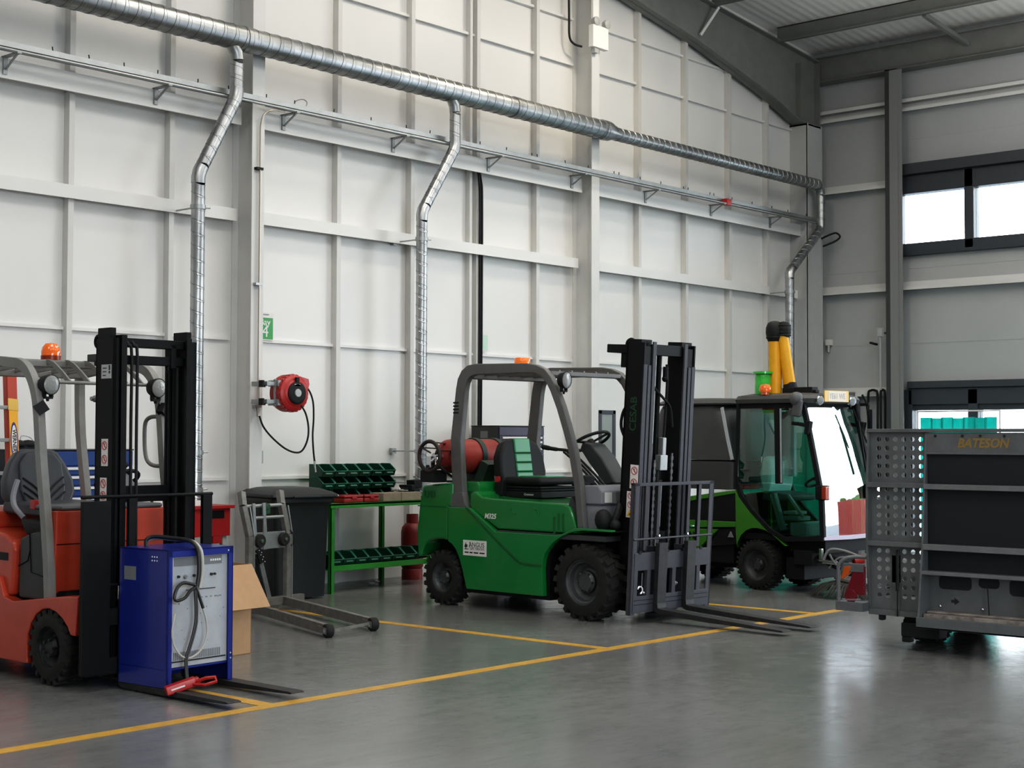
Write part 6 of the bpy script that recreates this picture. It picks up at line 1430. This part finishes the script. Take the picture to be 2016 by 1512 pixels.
text('lettering', 'BATESON', .088, mat('gold_lettering', (.26,.17,.055), .45), tp_, (-.0212,.005,1.472), (0,-1,0), (0,0,1), .0008, shear=.25, sx=.95, bold=.0035)
b = MB()
for y in (.35,.15,.02,-.15,-.3): b.cyl((-.026,y,1.525),(-.02,y,1.525),.009,n=8)
b.build('rivet', INK, tp_)
b = MB(); b.box(-.012,.0,-.42,.42,.58,1.40); b.build('ramp_mesh', MESHB, tbo, smooth=False)
# perforated treads with real holes
def perforated(y0, y1, z0, z1, ys, zs, r, skip=()):
    m = MB(); n = 16
    yb = [y0]+[(a+c)/2 for a, c in zip(ys[:-1], ys[1:])]+[y1]
    zb = [z0]+[(a+c)/2 for a, c in zip(zs[:-1], zs[1:])]+[z1]
    for i, y in enumerate(ys):
        for j, z in enumerate(zs):
            a0, a1, c0, c1 = yb[i], yb[i+1], zb[j], zb[j+1]
            if (i, j) in skip: m.quad((0,a0,c0),(0,a1,c0),(0,a1,c1),(0,a0,c1)); continue
            ring = []; out = []
            for k in range(n):
                t = 2*pi*k/n+pi/n; cy, sz = cos(t), sin(t); ring.append((0,y+cy*r,z+sz*r))
                sy = (a1-y)/cy if cy > 1e-6 else ((a0-y)/cy if cy < -1e-6 else 1e9); sv = (c1-z)/sz if sz > 1e-6 else ((c0-z)/sz if sz < -1e-6 else 1e9)
                q = min(sy, sv); out.append((0,y+cy*q,z+sz*q))
            cor = [(0,a1,c1),(0,a0,c1),(0,a0,c0),(0,a1,c0)]
            base = len(m.v); vs = ring+out+cor; f = []
            for k in range(n):
                k2 = (k+1) % n; f.append((k,k2,n+k2,n+k))
                po, pq = out[k], out[k2]
                for ci, cc in enumerate(cor):
                    on1 = abs(po[1]-cc[1]) < 1e-6 or abs(po[2]-cc[2]) < 1e-6; on2 = abs(pq[1]-cc[1]) < 1e-6 or abs(pq[2]-cc[2]) < 1e-6
                    diff = not (abs(po[1]-pq[1]) < 1e-6 or abs(po[2]-pq[2]) < 1e-6)
                    if on1 and on2 and diff and abs((po[1]+pq[1])/2-cc[1])+abs((po[2]+pq[2])/2-cc[2]) < abs(a1-a0): f.append((n+k,n+k2,2*n+ci)); break
            m.add(vs, f)
    return m
cols = [.798-.0655*i for i in range(6)]
rows = sorted([1.50-.064*k for k in range(5)]+[1.14-.062*k for k in range(6)]+[.70-.064*k for k in range(6)])
pm = perforated(.43, .868, ZB+.03, ZTP-.02, cols[::-1], rows, .0175, skip=[(3-0,j) for j in range(6)])
pm.build('perforated_tread', TG, tr, smooth=False, merge=1e-5, solid=.004)
pm2 = perforated(-.868, -.43, ZB+.03, ZTP-.02, [-c for c in cols], rows, .0205); pm2.build('perforated_tread', TG, tr, smooth=False, solid=.004)
b = MB(); b.box(.0,.012,-.42,.42,.27,.57); lp_ = b.build('lower_plate', TG, tr, smooth=False)
def rrect(x, y0, y1, z0, z1, r=.025): return bring(y0,y1,z0,z1,x,r,5)
b = MB()
for y0, y1, z0 in ((.10,.34,.455),(-.10,.05,.48),(-.40,-.17,.44)):
    pts = [(-.002,p[0],p[1]) for p in rrect(0,y0,y1,z0,.552,.03)]; b.add(pts, [tuple(range(len(pts)))])
b.build('slot', MESHB, lp_, smooth=False)
b = MB(); b.prism([(.25,.385),(.225,.385),(.225,.40),(.19,.375),(.225,.35),(.225,.365),(.25,.365)], 'x', -.0035, -.001); b.build('arrow_mark', INK, lp_, smooth=False)
b = MB(); b.tube(smooth_pts([(-.02,-.02,.50),(-.03,-.03,.42),(-.03,-.035,.30),(-.06,-.035,.24)], 4), .004, 6); b.build('hanging_cable', BLACKM, tr)
b = MB(); b.box(-.16,-.12,-.60,.44,.185,.262); b.box(-.16,-.05,-.60,.44,.185,.20); b.build('rear_sill', TG, tr, bev=.004)
WOOD = mat('dirty_bed_board', (.24,.21,.185), .7, var=.5, vscale=14)
b = MB(); b.box(-.11,-.02,-.42,.41,.245,.285); b.box(-.06,-.005,-.42,.41,.285,.30); b.build('bed_edge', WOOD, tr, bev=.006)
b = MB()
for y in (.33,.02,-.28): b.sphere((-.004,y,.335),.010,8,5)
b.build('bolt', CHROME, lp_)
b = MB(); b.box(.05,3.3,-.86,.86,.30,.36); b.box(.05,3.3,.84,.87,.24,.42); b.box(.05,3.3,-.87,-.84,.24,.42); b.box(.3,1.6,-.86,-.6,.20,.30); b.build('bed', TG, tr, bev=.004)
b = MB(); b.bar((3.3,.5,.30),(4.6,0,.38),.08,.08); b.bar((3.3,-.5,.30),(4.6,0,.38),.08,.08); b.build('drawbar', TG, tr)
RIMT = mat('trailer_rim', (.35,.35,.36), .4, .7)
for x in (.60, 1.24):
    for s in (1, -1): wheel(tr, x, s*.80, s*.60, .27, .16, .05, RIMT, 26, .004, .05)
for s in (1, -1):
    b = MB(); strip(b, [(.22,.30),(.28,.50),(.40,.60),(1.42,.60),(1.55,.50),(1.62,.30)], min(s*.88,s*.62), max(s*.88,s*.62), .006); b.build('mudguard', TG, tr)
b = MB(); b.tube(smooth_pts([(-.02,.64,.69),(-.03,.64,.68),(-.035,.64,.42)], 2), .013, 10); b.tube([(-.035,.64,.42),(-.04,.64,.24)], .005, 6); b.build('gas_strut', BLACKM, tr)
b = MB(); b.box(-.03,.10,.33,.62,.10,.20); b.box(-.02,.04,.55,.62,.06,.10); b.box(-.02,.03,.76,.80,.20,.25); b.build('prop_stand', BLACKM, tr, bev=.01)
# rear lamp cluster in its guard
b = MB(); b.tube(smooth_pts([(-.10,1.075,.27),(-.10,1.075,.52),(-.10,1.07,.585),(-.08,1.03,.632),(-.05,.97,.645),(-.02,.89,.645)], 5), .014, 10); b.box(-.12,-.02,.87,1.09,.26,.325); b.box(-.09,-.06,.88,1.06,.54,.60); b.build('lamp_guard', TG, tr, bev=.004)
RLENS = mat('dark_red_lens', (.16,.012,.018), .2, coat=.4); OLENS = mat('orange_lens', (.50,.10,.015), .2, coat=.4)
b = MB(); b.prism([(.875,.375),(1.03,.375),(.955,.575),(.905,.59),(.875,.585)], 'x', -.085, -.055); lo_ = b.build('rear_lamp', RLENS, tr, bev=.006)
b = MB(); b.prism([(.975,.585),(1.035,.575),(1.06,.49),(1.04,.485),(.99,.53)], 'x', -.095, -.06); b.build('indicator', OLENS, lo_, bev=.006)
b = MB(); b.lathe([(.05,-.02),(.045,-.03),(0,-.032)], (-.06,.985,.365), 'x', 20); b.build('reflector', RLENS, lo_)
b = MB(); b.tube(smooth_pts([(-.06,1.04,.575),(-.06,1.06,.60),(-.06,1.03,.56),(-.06,.98,.57)], 3), .004, 6); b.bar((-.09,.90,.345),(-.09,1.05,.335),.01,.012); b.build('lamp_wire', CHROME, lo_)
# ================================================================== OUT IN THE YARD (mirrored in the sweeper windscreen)
sk_ = thing('shipping_container', 'red steel container standing out in the yard beyond the open doorway', 'container', (33, -19.5, -.02), radians(20))
b = MB(); b.box(-3,3,-1.25,1.25,.12,2.5)
for i in range(20): b.box(-2.9+.3*i,-2.78+.3*i,-1.29,-1.25,.25,2.4); b.box(-2.9+.3*i,-2.78+.3*i,1.25,1.29,.25,2.4)
for i in range(8): b.box(-3.04,-3,-1.15+.3*i,-1.03+.3*i,.25,2.4)
for x in (-2.9,2.9):
    for y in (-1.2,1.2): b.box(x-.1,x+.1,y-.08,y+.08,0,.12)
b.build('container_body', mat('container_red', (.42,.06,.04), .55, var=.12), sk_, smooth=False)
for k, (x, y, rr, lab) in enumerate(((44,-28,3.2,'green tree beyond the yard, nearest the container'),(52,-34,3.6,'green tree beyond the yard, farther along the fence'))):
    t = thing('tree', lab, 'tree', (x,y,-.02)); q = MB()
    for i in range(26): q.sphere((random.gauss(0,rr*.45), random.gauss(0,rr*.45), rr*.75+abs(random.gauss(0,rr*.25))), rr*random.uniform(.18,.34), 10, 7)
    q.build('crown', mat('leaf_green', (.10,.16,.04), .8, var=.4, vscale=2), t); q = MB(); q.cyl((0,0,0),(0,0,rr*.8),.2,.12,10); q.build('trunk', mat('bark', (.10,.07,.05), .9), t)
